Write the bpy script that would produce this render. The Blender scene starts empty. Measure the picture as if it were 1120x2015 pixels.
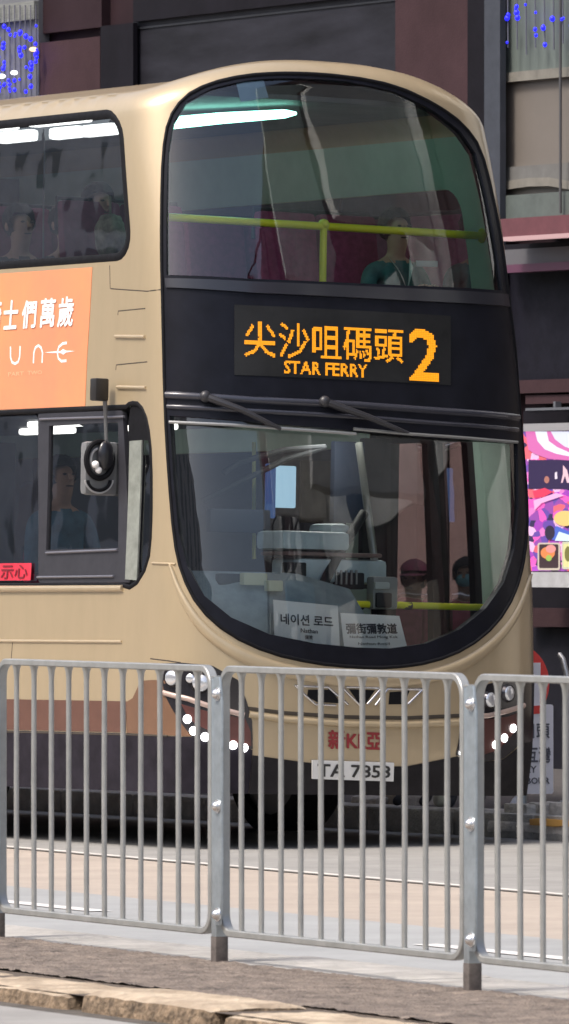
import bpy, bmesh, math, random
from mathutils import Vector, Matrix, noise
from mathutils.geometry import delaunay_2d_cdt
R = math.radians
random.seed(7)
SC = bpy.context.scene
COL = SC.collection

# ---------------------------------------------------------------- camera, sky, sun, exposure
F, CX, HZ, EYE = 15500.0, 560.0, 1080.0, 1.70          # focal length in photo pixels, centre, horizon row, eye height
cam = bpy.data.objects.new('camera', bpy.data.cameras.new('camera')); COL.objects.link(cam)
cam.location = (0, 0, EYE); cam.rotation_euler = (R(90), 0, 0)
cam.data.sensor_fit = 'VERTICAL'; cam.data.sensor_height = 24; cam.data.lens = F / 2015 * 24
cam.data.shift_y = (HZ - 1007.5) / 2015
cam.data.clip_start = 1; cam.data.clip_end = 2000
cam.data.dof.use_dof = True; cam.data.dof.focus_distance = 40; cam.data.dof.aperture_fstop = 10
SC.camera = cam
SUN_EL, SUN_AZ = 57, 236                                # degrees; azimuth clockwise from +Y
w = bpy.data.worlds.new('World'); SC.world = w; w.use_nodes = True
nt = w.node_tree; bg = nt.nodes['Background']
sky = nt.nodes.new('ShaderNodeTexSky'); sky.sky_type = 'NISHITA'; sky.sun_disc = False
sky.sun_elevation = R(SUN_EL); sky.sun_rotation = R(SUN_AZ); sky.dust_density = 6; sky.air_density = 1.0; sky.ozone_density = 0.6
nt.links.new(sky.outputs[0], bg.inputs[0]); bg.inputs[1].default_value = 0.15
sl = bpy.data.lights.new('sun', 'SUN'); sl.energy = 2.0; sl.angle = R(12); sl.color = (1.0, .955, .89)
so = bpy.data.objects.new('sun', sl); COL.objects.link(so)
_d = Vector((math.sin(R(SUN_AZ)) * math.cos(R(SUN_EL)), math.cos(R(SUN_AZ)) * math.cos(R(SUN_EL)), math.sin(R(SUN_EL))))
so.rotation_euler = _d.to_track_quat('Z', 'Y').to_euler()
SC.view_settings.view_transform = 'Standard'; SC.view_settings.look = 'None'
SC.view_settings.gamma = 1; SC.view_settings.exposure = 0.62

# ---------------------------------------------------------------- materials
def srgb(r, g, b):
    f = lambda c: (c / 255 / 12.92) if c / 255 <= .04045 else ((c / 255 + .055) / 1.055) ** 2.4
    return (f(r), f(g), f(b))
MATS = {}
def mat(name, col, rough=.5, metal=0, var=0, vscale=8, bump=0, bscale=60, coat=0, emit=0, spec=.5, stretch=None, col2=None, wear=None):
    if name in MATS: return MATS[name]
    m = bpy.data.materials.new(name); m.use_nodes = True; MATS[name] = m
    n = m.node_tree.nodes; l = m.node_tree.links; p = n['Principled BSDF']
    p.inputs['Base Color'].default_value = (*col, 1); p.inputs['Roughness'].default_value = rough
    p.inputs['Metallic'].default_value = metal; p.inputs['Coat Weight'].default_value = coat
    p.inputs['Coat Roughness'].default_value = .12
    p.inputs['Specular IOR Level'].default_value = spec
    if emit:
        p.inputs['Base Color'].default_value = (*[c * .08 for c in col], 1)
        p.inputs['Emission Color'].default_value = (*col, 1); p.inputs['Emission Strength'].default_value = emit
    if var or bump:
        tc = n.new('ShaderNodeTexCoord'); mp = n.new('ShaderNodeMapping'); l.new(tc.outputs['Object'], mp.inputs[0])
        if stretch: mp.inputs['Scale'].default_value = stretch
    if var:
        t = n.new('ShaderNodeTexNoise'); t.inputs['Scale'].default_value = vscale; t.inputs['Detail'].default_value = 8
        t.inputs['Roughness'].default_value = .65
        l.new(mp.outputs[0], t.inputs[0])
        cr = n.new('ShaderNodeValToRGB'); cr.color_ramp.elements[0].position = .32; cr.color_ramp.elements[1].position = .68
        c2 = col2 or tuple(c * (1 - var) for c in col)
        cr.color_ramp.elements[0].color = (*c2, 1); cr.color_ramp.elements[1].color = (*[min(1, c * (1 + var * .35)) for c in col], 1)
        l.new(t.outputs[0], cr.inputs[0]); l.new(cr.outputs[0], p.inputs['Base Color'])
        mr = n.new('ShaderNodeMapRange'); mr.inputs[3].default_value = min(1, rough * 1.25); mr.inputs[4].default_value = rough * .8
        l.new(t.outputs[0], mr.inputs[0]); l.new(mr.outputs[0], p.inputs['Roughness'])
    if bump:
        b = n.new('ShaderNodeBump'); t2 = n.new('ShaderNodeTexNoise'); t2.inputs['Scale'].default_value = bscale; t2.inputs['Detail'].default_value = 6
        l.new(mp.outputs[0], t2.inputs[0]); l.new(t2.outputs[0], b.inputs['Height']); b.inputs['Strength'].default_value = bump
        b.inputs['Distance'].default_value = .02; l.new(b.outputs[0], p.inputs['Normal'])
    return m
def glass(name, tint, refl=.9, rough=.02):
    m = bpy.data.materials.new(name); m.use_nodes = True; MATS[name] = m
    n = m.node_tree.nodes; l = m.node_tree.links; n.clear()
    o = n.new('ShaderNodeOutputMaterial'); mx = n.new('ShaderNodeMixShader'); t = n.new('ShaderNodeBsdfTransparent'); g = n.new('ShaderNodeBsdfGlossy')
    f = n.new('ShaderNodeFresnel'); f.inputs[0].default_value = 1.6
    mu = n.new('ShaderNodeMath'); mu.operation = 'MULTIPLY'; mu.inputs[1].default_value = refl * 2
    mu.use_clamp = True
    l.new(f.outputs[0], mu.inputs[0]); l.new(mu.outputs[0], mx.inputs[0]); l.new(t.outputs[0], mx.inputs[1]); l.new(g.outputs[0], mx.inputs[2])
    tc = n.new('ShaderNodeTexCoord'); nz = n.new('ShaderNodeTexNoise'); nz.inputs['Scale'].default_value = 1.6; nz.inputs['Detail'].default_value = 2
    b = n.new('ShaderNodeBump'); b.inputs['Strength'].default_value = .5; b.inputs['Distance'].default_value = .009
    l.new(tc.outputs['Object'], nz.inputs[0]); l.new(nz.outputs[0], b.inputs['Height']); l.new(b.outputs[0], g.inputs['Normal'])
    t.inputs[0].default_value = (*tint, 1); g.inputs['Roughness'].default_value = rough; l.new(mx.outputs[0], o.inputs[0])
    return m

GOLD = mat('champagne_paint', (.49, .392, .252), .34, .38, var=.07, vscale=2.2, coat=.6, stretch=(2.2, 2.2, .55))
BLACKP = mat('black_gloss_panel', (.010, .011, .017), .35, 0, var=.4, vscale=5, spec=.16)
GASK = mat('black_rubber', (.008, .008, .010), .6, 0, var=.3, vscale=20, spec=.15)
SKIRT = mat('dark_skirt_paint', (.022, .019, .027), .7, 0, spec=.15, var=.45, vscale=6)
BROWN = mat('red_brown_paint', (.135, .062, .042), .42, .1, var=.18, vscale=5, coat=.5)
BROWN2 = mat('tan_brown_paint', (.20, .108, .062), .42, .2, var=.15, vscale=5, coat=.5)
ORANGE = mat('orange_advert_film', (.68, .28, .12), .5, 0, var=.12, vscale=1.2, col2=(.70, .24, .13))
WHITEP = mat('white_print', (.85, .84, .82), .6)
OFFW = mat('faint_print', (.85, .48, .28), .6)
CHROME = mat('chrome', (.7, .7, .72), .15, 1)
LENS = mat('lamp_lens', (.75, .77, .8), .12, .7)
LED = mat('daytime_led', (1, 1, 1), .3, emit=6)
AMBER = mat('amber_led', (1.0, .36, .008), .5, emit=.85)
DISP = mat('display_glass', (.020, .021, .022), .45, 0, spec=.2, var=.4, vscale=3)
MINT = mat('mint_lining', (.42, .56, .48), .5, 0, var=.12, vscale=3)
GREYL = mat('grey_lining', (.12, .125, .13), .6, 0, var=.2, vscale=3)
DARKI = mat('dark_interior', (.03, .032, .038), .6, 0, var=.3, vscale=6)
YEL = mat('yellow_handrail', (.95, .92, .03), .4, 0, coat=.4)
SEATM = mat('magenta_seat_fabric', (.27, .035, .10), .85, 0, var=.3, vscale=25)
GALV = mat('galvanised_steel', (.46, .52, .56), .42, .75, var=.22, vscale=14, bump=.12, bscale=40)
GALVB = mat('galvanised_bar', (.42, .43, .42), .42, .55, var=.2, vscale=9)
BOLT = mat('zinc_bolt', (.78, .78, .78), .25, .9)
RUB = mat('tyre_rubber', (.015, .015, .016), .8, 0, var=.3, vscale=30, bump=.3)
GL_F = glass('windscreen_glass', (.95, 1.0, .99), 1.15)
GL_S = glass('side_glass_tinted', (.70, .73, .76), 1.5)
GL_D = glass('door_glass', (.85, .86, .86), .4)

# ---------------------------------------------------------------- helpers
def put(name, bm, m, parent=None, smooth=True, ms=None):
    me = bpy.data.meshes.new(name); bm.normal_update(); bm.to_mesh(me); bm.free()
    for x in (ms or [m]): me.materials.append(x)
    if smooth:
        for p in me.polygons: p.use_smooth = True
        me.set_sharp_from_angle(angle=R(38))
    o = bpy.data.objects.new(name, me); COL.objects.link(o)
    if parent: o.parent = parent
    return o
def tag(o, label=None, cat=None, group=None, kind=None):
    if label: o['label'] = label
    if cat: o['category'] = cat
    if group: o['group'] = group
    if kind: o['kind'] = kind
    return o
def empty(name, loc=(0, 0, 0), rz=0, **k):
    o = bpy.data.objects.new(name, None); COL.objects.link(o); o.location = loc; o.rotation_euler = (0, 0, rz); o.empty_display_size = .1
    return tag(o, **k)
def copy_tree(o, parent=None):
    c = o.copy(); COL.objects.link(c)
    if parent: c.parent = parent
    for ch in [x for x in bpy.data.objects if x.parent == o]: copy_tree(ch, c)
    return c
def box(bm, c, s, M=None, bev=0):
    r = bmesh.ops.create_cube(bm, size=1)
    vs = r['verts']
    for v in vs:
        v.co = Vector((v.co.x * s[0], v.co.y * s[1], v.co.z * s[2]))
    if bev:
        es = list({e for v in vs for e in v.link_edges})
        rr = bmesh.ops.bevel(bm, geom=es, offset=bev, segments=2, affect='EDGES', profile=.6)
        vs = list({v for f in rr['faces'] for v in f.verts} | {v for v in vs if v.is_valid})
    for v in vs:
        v.co += Vector(c)
        if M: v.co = M @ v.co
    return vs
def tube(bm, pts, r, seg=10, closed=False, caps=True, flat=1.0):
    pts = [Vector(p) for p in pts]; n = len(pts); rings = []
    rs = r if isinstance(r, (list, tuple)) else [r] * n
    up = None
    for i, p in enumerate(pts):
        if closed: t = (pts[(i + 1) % n] - pts[i - 1])
        else: t = pts[min(i + 1, n - 1)] - pts[max(i - 1, 0)]
        t.normalize()
        if up is None:
            up = Vector((0, 0, 1)) if abs(t.z) < .9 else Vector((0, 1, 0))
        x = t.cross(up).normalized(); up = x.cross(t).normalized()
        rings.append([bm.verts.new(p + (x * math.cos(a) + up * math.sin(a) * flat) * rs[i]) for a in [2 * math.pi * k / seg for k in range(seg)]])
    for i in range(n if closed else n - 1):
        A, B = rings[i], rings[(i + 1) % n]
        for k in range(seg): bm.faces.new((A[k], A[(k + 1) % seg], B[(k + 1) % seg], B[k]))
    if caps and not closed:
        bm.faces.new(rings[0][::-1]); bm.faces.new(rings[-1])
def ell(bm, c, s, M=None, u=16, v=10):
    r = bmesh.ops.create_uvsphere(bm, u_segments=u, v_segments=v, radius=1)
    for q in r['verts']:
        q.co = Vector((q.co.x * s[0], q.co.y * s[1], q.co.z * s[2]))
        if M: q.co = M @ q.co
        q.co += Vector(c)
    return r['verts']
def inpoly(p, poly):
    x, y = p; c = False; j = len(poly) - 1
    for i in range(len(poly)):
        xi, yi = poly[i]; xj, yj = poly[j]
        if (yi > y) != (yj > y) and x < (xj - xi) * (y - yi) / (yj - yi) + xi: c = not c
        j = i
    return c
def dist_poly(p, poly):
    m = 1e9; x, y = p
    for i in range(len(poly)):
        ax, ay = poly[i - 1]; bx, by = poly[i]; dx, dy = bx - ax, by - ay; L = dx * dx + dy * dy
        t = 0 if L == 0 else max(0, min(1, ((x - ax) * dx + (y - ay) * dy) / L))
        m = min(m, (x - ax - t * dx) ** 2 + (y - ay - t * dy) ** 2)
    return math.sqrt(m)
def subdiv(poly, step=.08):
    out = []
    for i in range(len(poly)):
        a = poly[i]; b = poly[(i + 1) % len(poly)]
        n = max(1, int(math.hypot(b[0] - a[0], b[1] - a[1]) / step))
        for k in range(n): out.append((a[0] + (b[0] - a[0]) * k / n, a[1] + (b[1] - a[1]) * k / n))
    return out
def smooth_poly(poly, it=2):                             # corner cutting
    for _ in range(it):
        o = []
        for i in range(len(poly)):
            a = poly[i]; b = poly[(i + 1) % len(poly)]
            o += [(a[0] * .75 + b[0] * .25, a[1] * .75 + b[1] * .25), (a[0] * .25 + b[0] * .75, a[1] * .25 + b[1] * .75)]
        poly = o
    return poly
def rrect(x0, y0, x1, y1, r, n=5):
    o = []
    for cx, cy, a0 in ((x1 - r, y0 + r, -90), (x1 - r, y1 - r, 0), (x0 + r, y1 - r, 90), (x0 + r, y0 + r, 180)):
        for k in range(n + 1):
            a = R(a0 + 90 * k / n); o.append((cx + r * math.cos(a), cy + r * math.sin(a)))
    return o
def text_mesh(s, bold=0.0):
    c = bpy.data.curves.new('t', 'FONT'); c.body = s; c.resolution_u = 2
    o = bpy.data.objects.new('t', c); COL.objects.link(o)
    dg = bpy.context.evaluated_depsgraph_get(); me = bpy.data.meshes.new_from_object(o.evaluated_get(dg))
    vs = [(v.co.x, v.co.y) for v in me.vertices]; fs = [tuple(p.vertices) for p in me.polygons]
    bpy.data.objects.remove(o); bpy.data.meshes.remove(me); bpy.data.curves.remove(c)
    x0 = min(v[0] for v in vs); x1 = max(v[0] for v in vs); y0 = min(v[1] for v in vs); y1 = max(v[1] for v in vs)
    out, of = [], []
    for j, (dx, dy) in enumerate(((0, 0), (1, 0), (-1, 0), (0, 1), (0, -1), (.7, .7), (-.7, .7), (.7, -.7), (-.7, -.7)) if bold else ((0, 0),)):
        of += [tuple(i + len(out) for i in f) for f in fs]
        out += [((x + dx * bold - x0) / (x1 - x0), (y + dy * bold - y0) / (y1 - y0), j) for x, y in vs]
    return out, of                                       # unit square, y up; j = layer of the embolding copies

# ---------------------------------------------------------------- bus frame and its curved outer surface
TH = R(32.5); BC = Vector((.575, 44.9, 0))
BM = Matrix.Translation(BC) @ Matrix.Rotation(TH, 4, 'Z') @ Matrix.Rotation(R(1.35), 4, 'Y') @ Matrix.Rotation(R(-.37), 4, 'X')
A0, B0, NS = 1.25, .50, 2.7
LEN = 10.6
_tab = [(0.0, 0.0, 0.0)]
_N = 600
for i in range(1, _N + 1):
    ph = math.pi / 2 * i / _N
    a = A0 * math.sin(ph) ** (2 / NS); v = B0 * (1 - max(0, math.cos(ph)) ** (2 / NS))
    s, pa, pv = _tab[-1]; _tab.append((s + math.hypot(a - pa, v - pv), a, v))
S0 = _tab[-1][0]
def contour(s):
    q = abs(s)
    if q >= S0: a, v = A0, B0 + q - S0
    else:
        lo, hi = 0, _N
        while hi - lo > 1:
            m = (lo + hi) // 2
            if _tab[m][0] <= q: lo = m
            else: hi = m
        t = (q - _tab[lo][0]) / max(1e-9, _tab[hi][0] - _tab[lo][0])
        a = _tab[lo][1] * (1 - t) + _tab[hi][1] * t; v = _tab[lo][2] * (1 - t) + _tab[hi][2] * t
    return math.copysign(a, s), v
RAKE = [(0.2, .10), (.35, .05), (.55, .01), (.9, 0), (1.4, .02), (2.0, .095), (2.6, .19), (3.1, .27), (3.6, .375), (4.0, .475), (4.5, .62)]
def lerp_tab(T, x):
    if x <= T[0][0]: return T[0][1]
    for (a, b), (c, d) in zip(T, T[1:]):
        if x <= c:
            t = (x - a) / (c - a); return b + (d - b) * t
    return T[-1][1]
def rake(z): return sum(lerp_tab(RAKE, z + d) for d in (-.16, -.08, 0, .08, .16)) / 5
RT = .15
def S(s, w, off=0.0):
    p = _S(s, w)
    if off:
        n = SN(s, w); return p + n * off
    return p
def _S(s, w):
    a0, v0 = contour(s)
    zt = 4.53 - .20 * (abs(a0) / A0) ** 2.6 + (-.0 if v0 < B0 else 0)
    inset = 0
    if w <= 3.2: z = w
    else:
        q = (w - 3.2) / 1.2
        if q <= .88: z = 3.2 + (zt - RT - 3.2) * q / .88
        else:
            ps = min(1.0, (q - .88) / .17) * math.pi / 2
            z = zt - RT + RT * math.sin(ps); inset = RT * 1.1 * (1 - math.cos(ps))
    wd = 1 - .018 * max(0, (z - 1.4)) / 3 - .035 * max(0, z - 3.3) ** 2
    a = a0 * wd * (1 - inset / A0)
    fade = 1 if v0 < B0 else max(0, 1 - (v0 - B0) / 2.2) ** 1.0
    if fade < 1: fade = fade * fade * (3 - 2 * fade)
    v = v0 + rake(z) * fade + inset * (1 if v0 < B0 else max(0, 1 - (v0 - B0) / 1.0))
    return Vector((a, v, z))
def SN(s, w):
    e = .004
    n = (_S(s + e, w) - _S(s - e, w)).cross(_S(s, w + e) - _S(s, w - e))
    return n.normalized()
def proj(p):
    q = BM @ p; return (CX + F * q.x / q.y, HZ - F * (q.z - EYE) / q.y)
def inv(px, py, side=False):
    s, w = (-(S0 + .4), 2.0) if side else (0.0, 2.0)
    for _ in range(40):
        x, y = proj(_S(s, w)); ex, ey = px - x, py - y
        if abs(ex) + abs(ey) < .02: break
        e = .003
        x1, y1 = proj(_S(s + e, w)); x2, y2 = proj(_S(s, w + e))
        a, c, b, d = (x1 - x) / e, (y1 - y) / e, (x2 - x) / e, (y2 - y) / e
        D = a * d - b * c
        if abs(D) < 1: break
        ds, dw = (d * ex - b * ey) / D, (a * ey - c * ex) / D
        ds = max(-.15, min(.15, ds)); dw = max(-.4, min(.4, dw))
        s += ds; w += dw
        w = max(.1, min(4.38, w))
    return s, w
def P2(pts, side=False): return [inv(x, y, side) for x, y in pts]
IM = BM.inverted()
def at(px, py, v=None, a=None, z=None):                  # photo pixel -> bus-local point on plane v=, a= or z=
    o = IM @ Vector((0, 0, EYE)); d = IM.to_3x3() @ Vector(((px - CX) / F, 1, -(py - HZ) / F))
    i, val = (1, v) if v is not None else ((0, a) if a is not None else (2, z))
    return o + d * ((val - o[i]) / d[i])

def patch(name, outer, m, parent, off=0.0, holes=(), step=.07, rim=.0, grid=None):
    """a sheet on the bus surface bounded by outer (s,w), with holes, exact borders and surface normals"""
    outer = subdiv(outer, step); holes = [subdiv(h, step) for h in holes]
    pts = []; edges = []
    for loop in [outer] + holes:
        b = len(pts); pts += loop; edges += [(b + i, b + (i + 1) % len(loop)) for i in range(len(loop))]
    xs = [p[0] for p in outer]; ys = [p[1] for p in outer]
    g = grid or step
    def ticks(lo, hi, fine):
        o = []; x = lo + fine * .5
        while x < hi:
            o.append(x); x += fine if abs(x) < S0 + .3 else max(fine, .3)
        return o
    gy = []; y = min(ys) + g * .5
    while y < max(ys): gy.append(y); y += g if y < 3.9 else min(g, .03)
    for x in ticks(min(xs), max(xs), g):
        for y in gy:
            if inpoly((x, y), outer) and dist_poly((x, y), outer) > g * .35 and not any(inpoly((x, y), h) or dist_poly((x, y), h) < g * .35 for h in holes):
                pts.append((x, y))
    V, E, Fc, _, _, _ = delaunay_2d_cdt([Vector(p) for p in pts], edges, [], 0, 1e-5)
    me_v = [S(v.x, v.y, off) for v in V]; nr = [SN(v.x, v.y) for v in V]
    fc = []
    for f in Fc:
        c = sum((V[i] for i in f), Vector((0, 0))) / len(f)
        if not inpoly(c, outer) or any(inpoly(c, h) for h in holes): continue
        a, b, d = V[f[0]], V[f[1]], V[f[2]]
        ar = (b - a).cross(d - a)
        if abs(ar) < 1e-9: continue
        fc.append(tuple(f) if ar > 0 else tuple(f)[::-1])
    if rim:
        cnt = {}
        for f in fc:
            for i in range(len(f)):
                e = (f[i], f[(i + 1) % len(f)]); cnt[e] = 1
        bd = [e for e in cnt if (e[1], e[0]) not in cnt]
        mp = {}
        def low(i, top):
            k = (i, top)
            if k not in mp:
                me_v.append(S(V[i].x, V[i].y, off if top else off - rim)); nr.append(None); mp[k] = len(me_v) - 1
            return mp[k]
        rimf = [(low(b, True), low(a, True), low(a, False), low(b, False)) for a, b in bd]
    else: rimf = []
    me = bpy.data.meshes.new(name); me.from_pydata(me_v, [], fc + rimf); me.materials.append(m)
    for p in me.polygons: p.use_smooth = True
    me.update()
    ln = [None] * len(me.loops)
    for p in me.polygons:
        for li in p.loop_indices:
            vi = me.loops[li].vertex_index
            ln[li] = nr[vi] if nr[vi] is not None else p.normal.copy()
    me.normals_split_custom_set(ln)
    o = bpy.data.objects.new(name, me); COL.objects.link(o)
    if parent: o.parent = parent
    return o
def resample(pts, step):
    out = [pts[0]]
    for a, b in zip(pts, pts[1:]):
        n = max(1, int(math.hypot(b[0] - a[0], b[1] - a[1]) / step))
        out += [(a[0] + (b[0] - a[0]) * k / n, a[1] + (b[1] - a[1]) * k / n) for k in range(1, n + 1)]
    return out
def bead_bm(bm, pts, width, height, base=0.0, prof=6, flat=False, taper=False):
    """a raised moulding laid along (s,w) points"""
    pts = resample(pts, .04); n = len(pts); rows = []
    for i, p in enumerate(pts):
        a = pts[max(0, i - 1)]; b = pts[min(n - 1, i + 1)]
        tx, ty = b[0] - a[0], b[1] - a[1]; L = math.hypot(tx, ty) or 1; nx, ny = -ty / L, tx / L
        wd = width * (1 if not taper else max(.03, math.sin(math.pi * min(1, max(0, i / (n - 1)))) ** .7))
        row = []
        for k in range(prof + 1):
            u = k / prof * 2 - 1
            h = (height if 0 < k < prof else 0) if flat else height * math.sqrt(max(0, 1 - u * u))
            row.append(bm.verts.new(S(p[0] - nx * u * wd / 2, p[1] - ny * u * wd / 2, base + h)))
        rows.append(row)
    for A, B in zip(rows, rows[1:]):
        for k in range(prof): bm.faces.new((A[k], A[k + 1], B[k + 1], B[k]))
    bm.faces.new(rows[0][::-1]); bm.faces.new(rows[-1])
def bead(name, lines, m, parent, width, height, base=0.0, **k):
    for L in lines:
        bm = bmesh.new(); bead_bm(bm, L, width, height, base, **k)
        bmesh.ops.recalc_face_normals(bm, faces=bm.faces)
        o = put(name, bm, m, parent)
    return o
def surf_text(name, s, quad, m, parent, off, side=False, bold=0.0, depth=.002):
    """lettering laid on the bus skin; quad = photo TL,TR,BR,BL"""
    q = P2(quad, side); vs, fs = text_mesh(s, bold); bm = bmesh.new()
    V = []
    for x, y, j in vs:
        t = [q[3][i] * (1 - x) * (1 - y) + q[2][i] * x * (1 - y) + q[1][i] * x * y + q[0][i] * (1 - x) * y for i in (0, 1)]
        V.append(bm.verts.new(S(t[0], t[1], off + j * .0002)))
    for f in fs:
        try: bm.faces.new([V[i] for i in f])
        except ValueError: pass
    return put(name, bm, m, parent, smooth=False)
def plane_text(name, s, M, x0, y0, wd, ht, m, parent, bold=0.0, zs=.0002):
    """flat lettering in the XY plane of M (x right, y up)"""
    vs, fs = text_mesh(s, bold); bm = bmesh.new(); V = [bm.verts.new(M @ Vector((x0 + x * wd, y0 + y * ht, j * zs))) for x, y, j in vs]
    for f in fs:
        try: bm.faces.new([V[i] for i in f])
        except ValueError: pass
    return put(name, bm, m, parent, smooth=False)

# ---------------------------------------------------------------- setting
ANG = R(25.4); FP = Vector((-.247, 29.9, 0))             # fence line: point and direction (towards the camera's right)
FD = Vector((math.sin(ANG), -math.cos(ANG), 0)); FN = Vector((math.cos(ANG), math.sin(ANG), 0))     # FN: away from the near kerb
def strip(name, o0, o1, z0, z1, m, t0=-160, t1=60, kind='structure', bev=0):
    bm = bmesh.new(); Mx = Matrix(((FD.x, FN.x, 0, FP.x), (FD.y, FN.y, 0, FP.y), (0, 0, 1, 0), (0, 0, 0, 1)))
    if z0 is None:
        vs = [bm.verts.new(Mx @ Vector(c)) for c in ((t0, o0, z1), (t1, o0, z1), (t1, o1, z1), (t0, o1, z1))]; bm.faces.new(vs)
    else: box(bm, ((t0 + t1) / 2, (o0 + o1) / 2, (z0 + z1) / 2), (t1 - t0, o1 - o0, z1 - z0), Mx, bev)
    bmesh.ops.recalc_face_normals(bm, faces=bm.faces)
    return tag(put(name, bm, m, smooth=False), kind=kind)
CONC = mat('pale_concrete_road', (.275, .27, .26), .85, var=.22, vscale=1.6, bump=.25, bscale=25)
CONCB = mat('bluish_concrete_lane', (.30, .31, .315), .85, var=.16, vscale=1.3, bump=.25, bscale=25)
BEIGE = mat('buff_surface_lane', (.37, .32, .275), .85, var=.16, vscale=1.5, bump=.3, bscale=35)
bm = bmesh.new(); bmesh.ops.create_grid(bm, x_segments=2, y_segments=2, size=500)
tag(put('ground', bm, CONC, smooth=False), kind='structure').location = (0, 60, -.004)
strip('road_lane', .5, 3.15, None, .004, CONCB)
strip('road_lane', 3.15, 5.1, None, .004, BEIGE)
strip('road_line', 5.1, 5.16, None, .008, mat('dark_joint', (.12, .11, .10), .9))
strip('road_line', 5.16, 5.24, None, .008, mat('worn_white_line', (.55, .53, .50), .8, var=.3, vscale=6))
bm = bmesh.new()
Mx = Matrix(((FD.x, FN.x, 0, FP.x), (FD.y, FN.y, 0, FP.y), (0, 0, 1, 0), (0, 0, 0, 1)))
for k in range(-12, 8):
    t0 = -3.1 + k * 6.0
    bm.faces.new([bm.verts.new(Mx @ Vector(c)) for c in ((t0, 2.35, .008), (t0 + 2.6, 2.35, .008), (t0 + 2.6, 2.47, .008), (t0, 2.47, .008))])
tag(put('road_line', bm, mat('lane_dash_white', (.62, .61, .60), .7, var=.15, vscale=8), smooth=False), kind='structure')
# the raised walk the railings stand on
WALK = mat('rough_walk_concrete', (.205, .168, .14), .95, var=.55, vscale=7, bump=.8, bscale=70, col2=(.085, .07, .062))
strip('pavement', -.95, .02, 0, .126, WALK, t0=-60, t1=20)
bm = bmesh.new(); nx, ny = 560, 90; g = []
for i in range(nx + 1):
    t = -3.2 + 7.4 * i / nx; row = []
    for j in range(ny + 1):
        o = -.948 + .966 * j / ny; q = Vector((t, o, 0))
        h = (.006 if j > 3 else .002) * noise.noise(q * 55) + .006 * noise.noise(q * 17) + .005 * noise.noise(q * 5) + .004 * noise.noise(q * 110)
        row.append(bm.verts.new(Mx @ Vector((t, o, .133 + h))))
    g.append(row)
for i in range(nx):
    for j in range(ny): bm.faces.new((g[i][j], g[i + 1][j], g[i + 1][j + 1], g[i][j + 1]))
tag(put('pavement', bm, WALK), kind='structure')
def block_kerb(name, o0, o1, h, L, m, t0, t1, jit=.01, gap=.012, bev=.025, seedv=1, near=False):
    rnd = random.Random(seedv); bm = bmesh.new(); t = t0
    while t < t1:
        l = L * (1 + (0 if near else rnd.uniform(-.12, .12))); dz = rnd.uniform(-jit, jit)
        cx = t + l / 2
        n0 = len(bm.verts)
        box(bm, (0, 0, 0), (l - gap, o1 - o0, h + .3), None, bev)
        bm.verts.ensure_lookup_table()
        rot = Matrix.Rotation(rnd.uniform(-.006, .006), 4, 'Z')
        if near:
            es = list({e for v in list(bm.verts)[n0:] for e in v.link_edges})
            bmesh.ops.subdivide_edges(bm, edges=[e for e in es if e.calc_length() > .1], cuts=14, use_grid_fill=True)
            bm.verts.ensure_lookup_table()
            for v in list(bm.verts)[n0:]:
                q = v.co + Vector((cx, 0, 0)); v.co += Vector((noise.noise(q * 9), noise.noise(q * 9 + Vector((5, 5, 5))), noise.noise(q * 8 + Vector((9, 1, 2))))) * .006 + Vector((0, noise.noise(q * 30), noise.noise(q * 34))) * .0035
        for v in list(bm.verts)[n0:]:
            v.co = rot @ v.co; v.co = Mx @ (v.co + Vector((cx, (o0 + o1) / 2 + rnd.uniform(-.0, .0), h / 2 - .15 + dz)))
        t += l
    o = put(name, bm, m)
    if near:
        o.data.materials.append(mat('kerb_face_brown', (.24, .175, .115), .95, var=.75, vscale=22, bump=1, bscale=40))  # darker, browner material for the faces that do not point up
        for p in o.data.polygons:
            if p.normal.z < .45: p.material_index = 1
    return tag(o, kind='structure')
GRAN = mat('worn_granite_kerb', (.46, .38, .285), .85, var=.5, vscale=5, bump=.9, bscale=30, col2=(.22, .17, .12))
GRANP = mat('pale_kerb_concrete', (.42, .405, .38), .85, var=.3, vscale=4, bump=.7, bscale=25)
block_kerb('kerb', -1.36, -.955, .135, 1.2, GRAN, 1.68 - 1.2 * 6, 8, seedv=5, bev=.06, gap=.085, jit=.010, near=True)
block_kerb('kerb', .025, .50, .132, 1.6, GRANP, -60, 20, seedv=3, jit=.004, bev=.03, gap=.006)
strip('kerb_bed', -1.33, -.955, None, .124, mat('joint_dirt', (.09, .072, .058), .95), t0=-9, t1=9)
strip('road', -14, -1.46, None, .070, CONC, t0=-60, t1=40)
strip('gutter', -1.46, -1.30, None, .070, mat('gutter_grime', (.10, .088, .075), .9, var=.5, vscale=9, bump=.8), t0=-60, t1=20)

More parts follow.
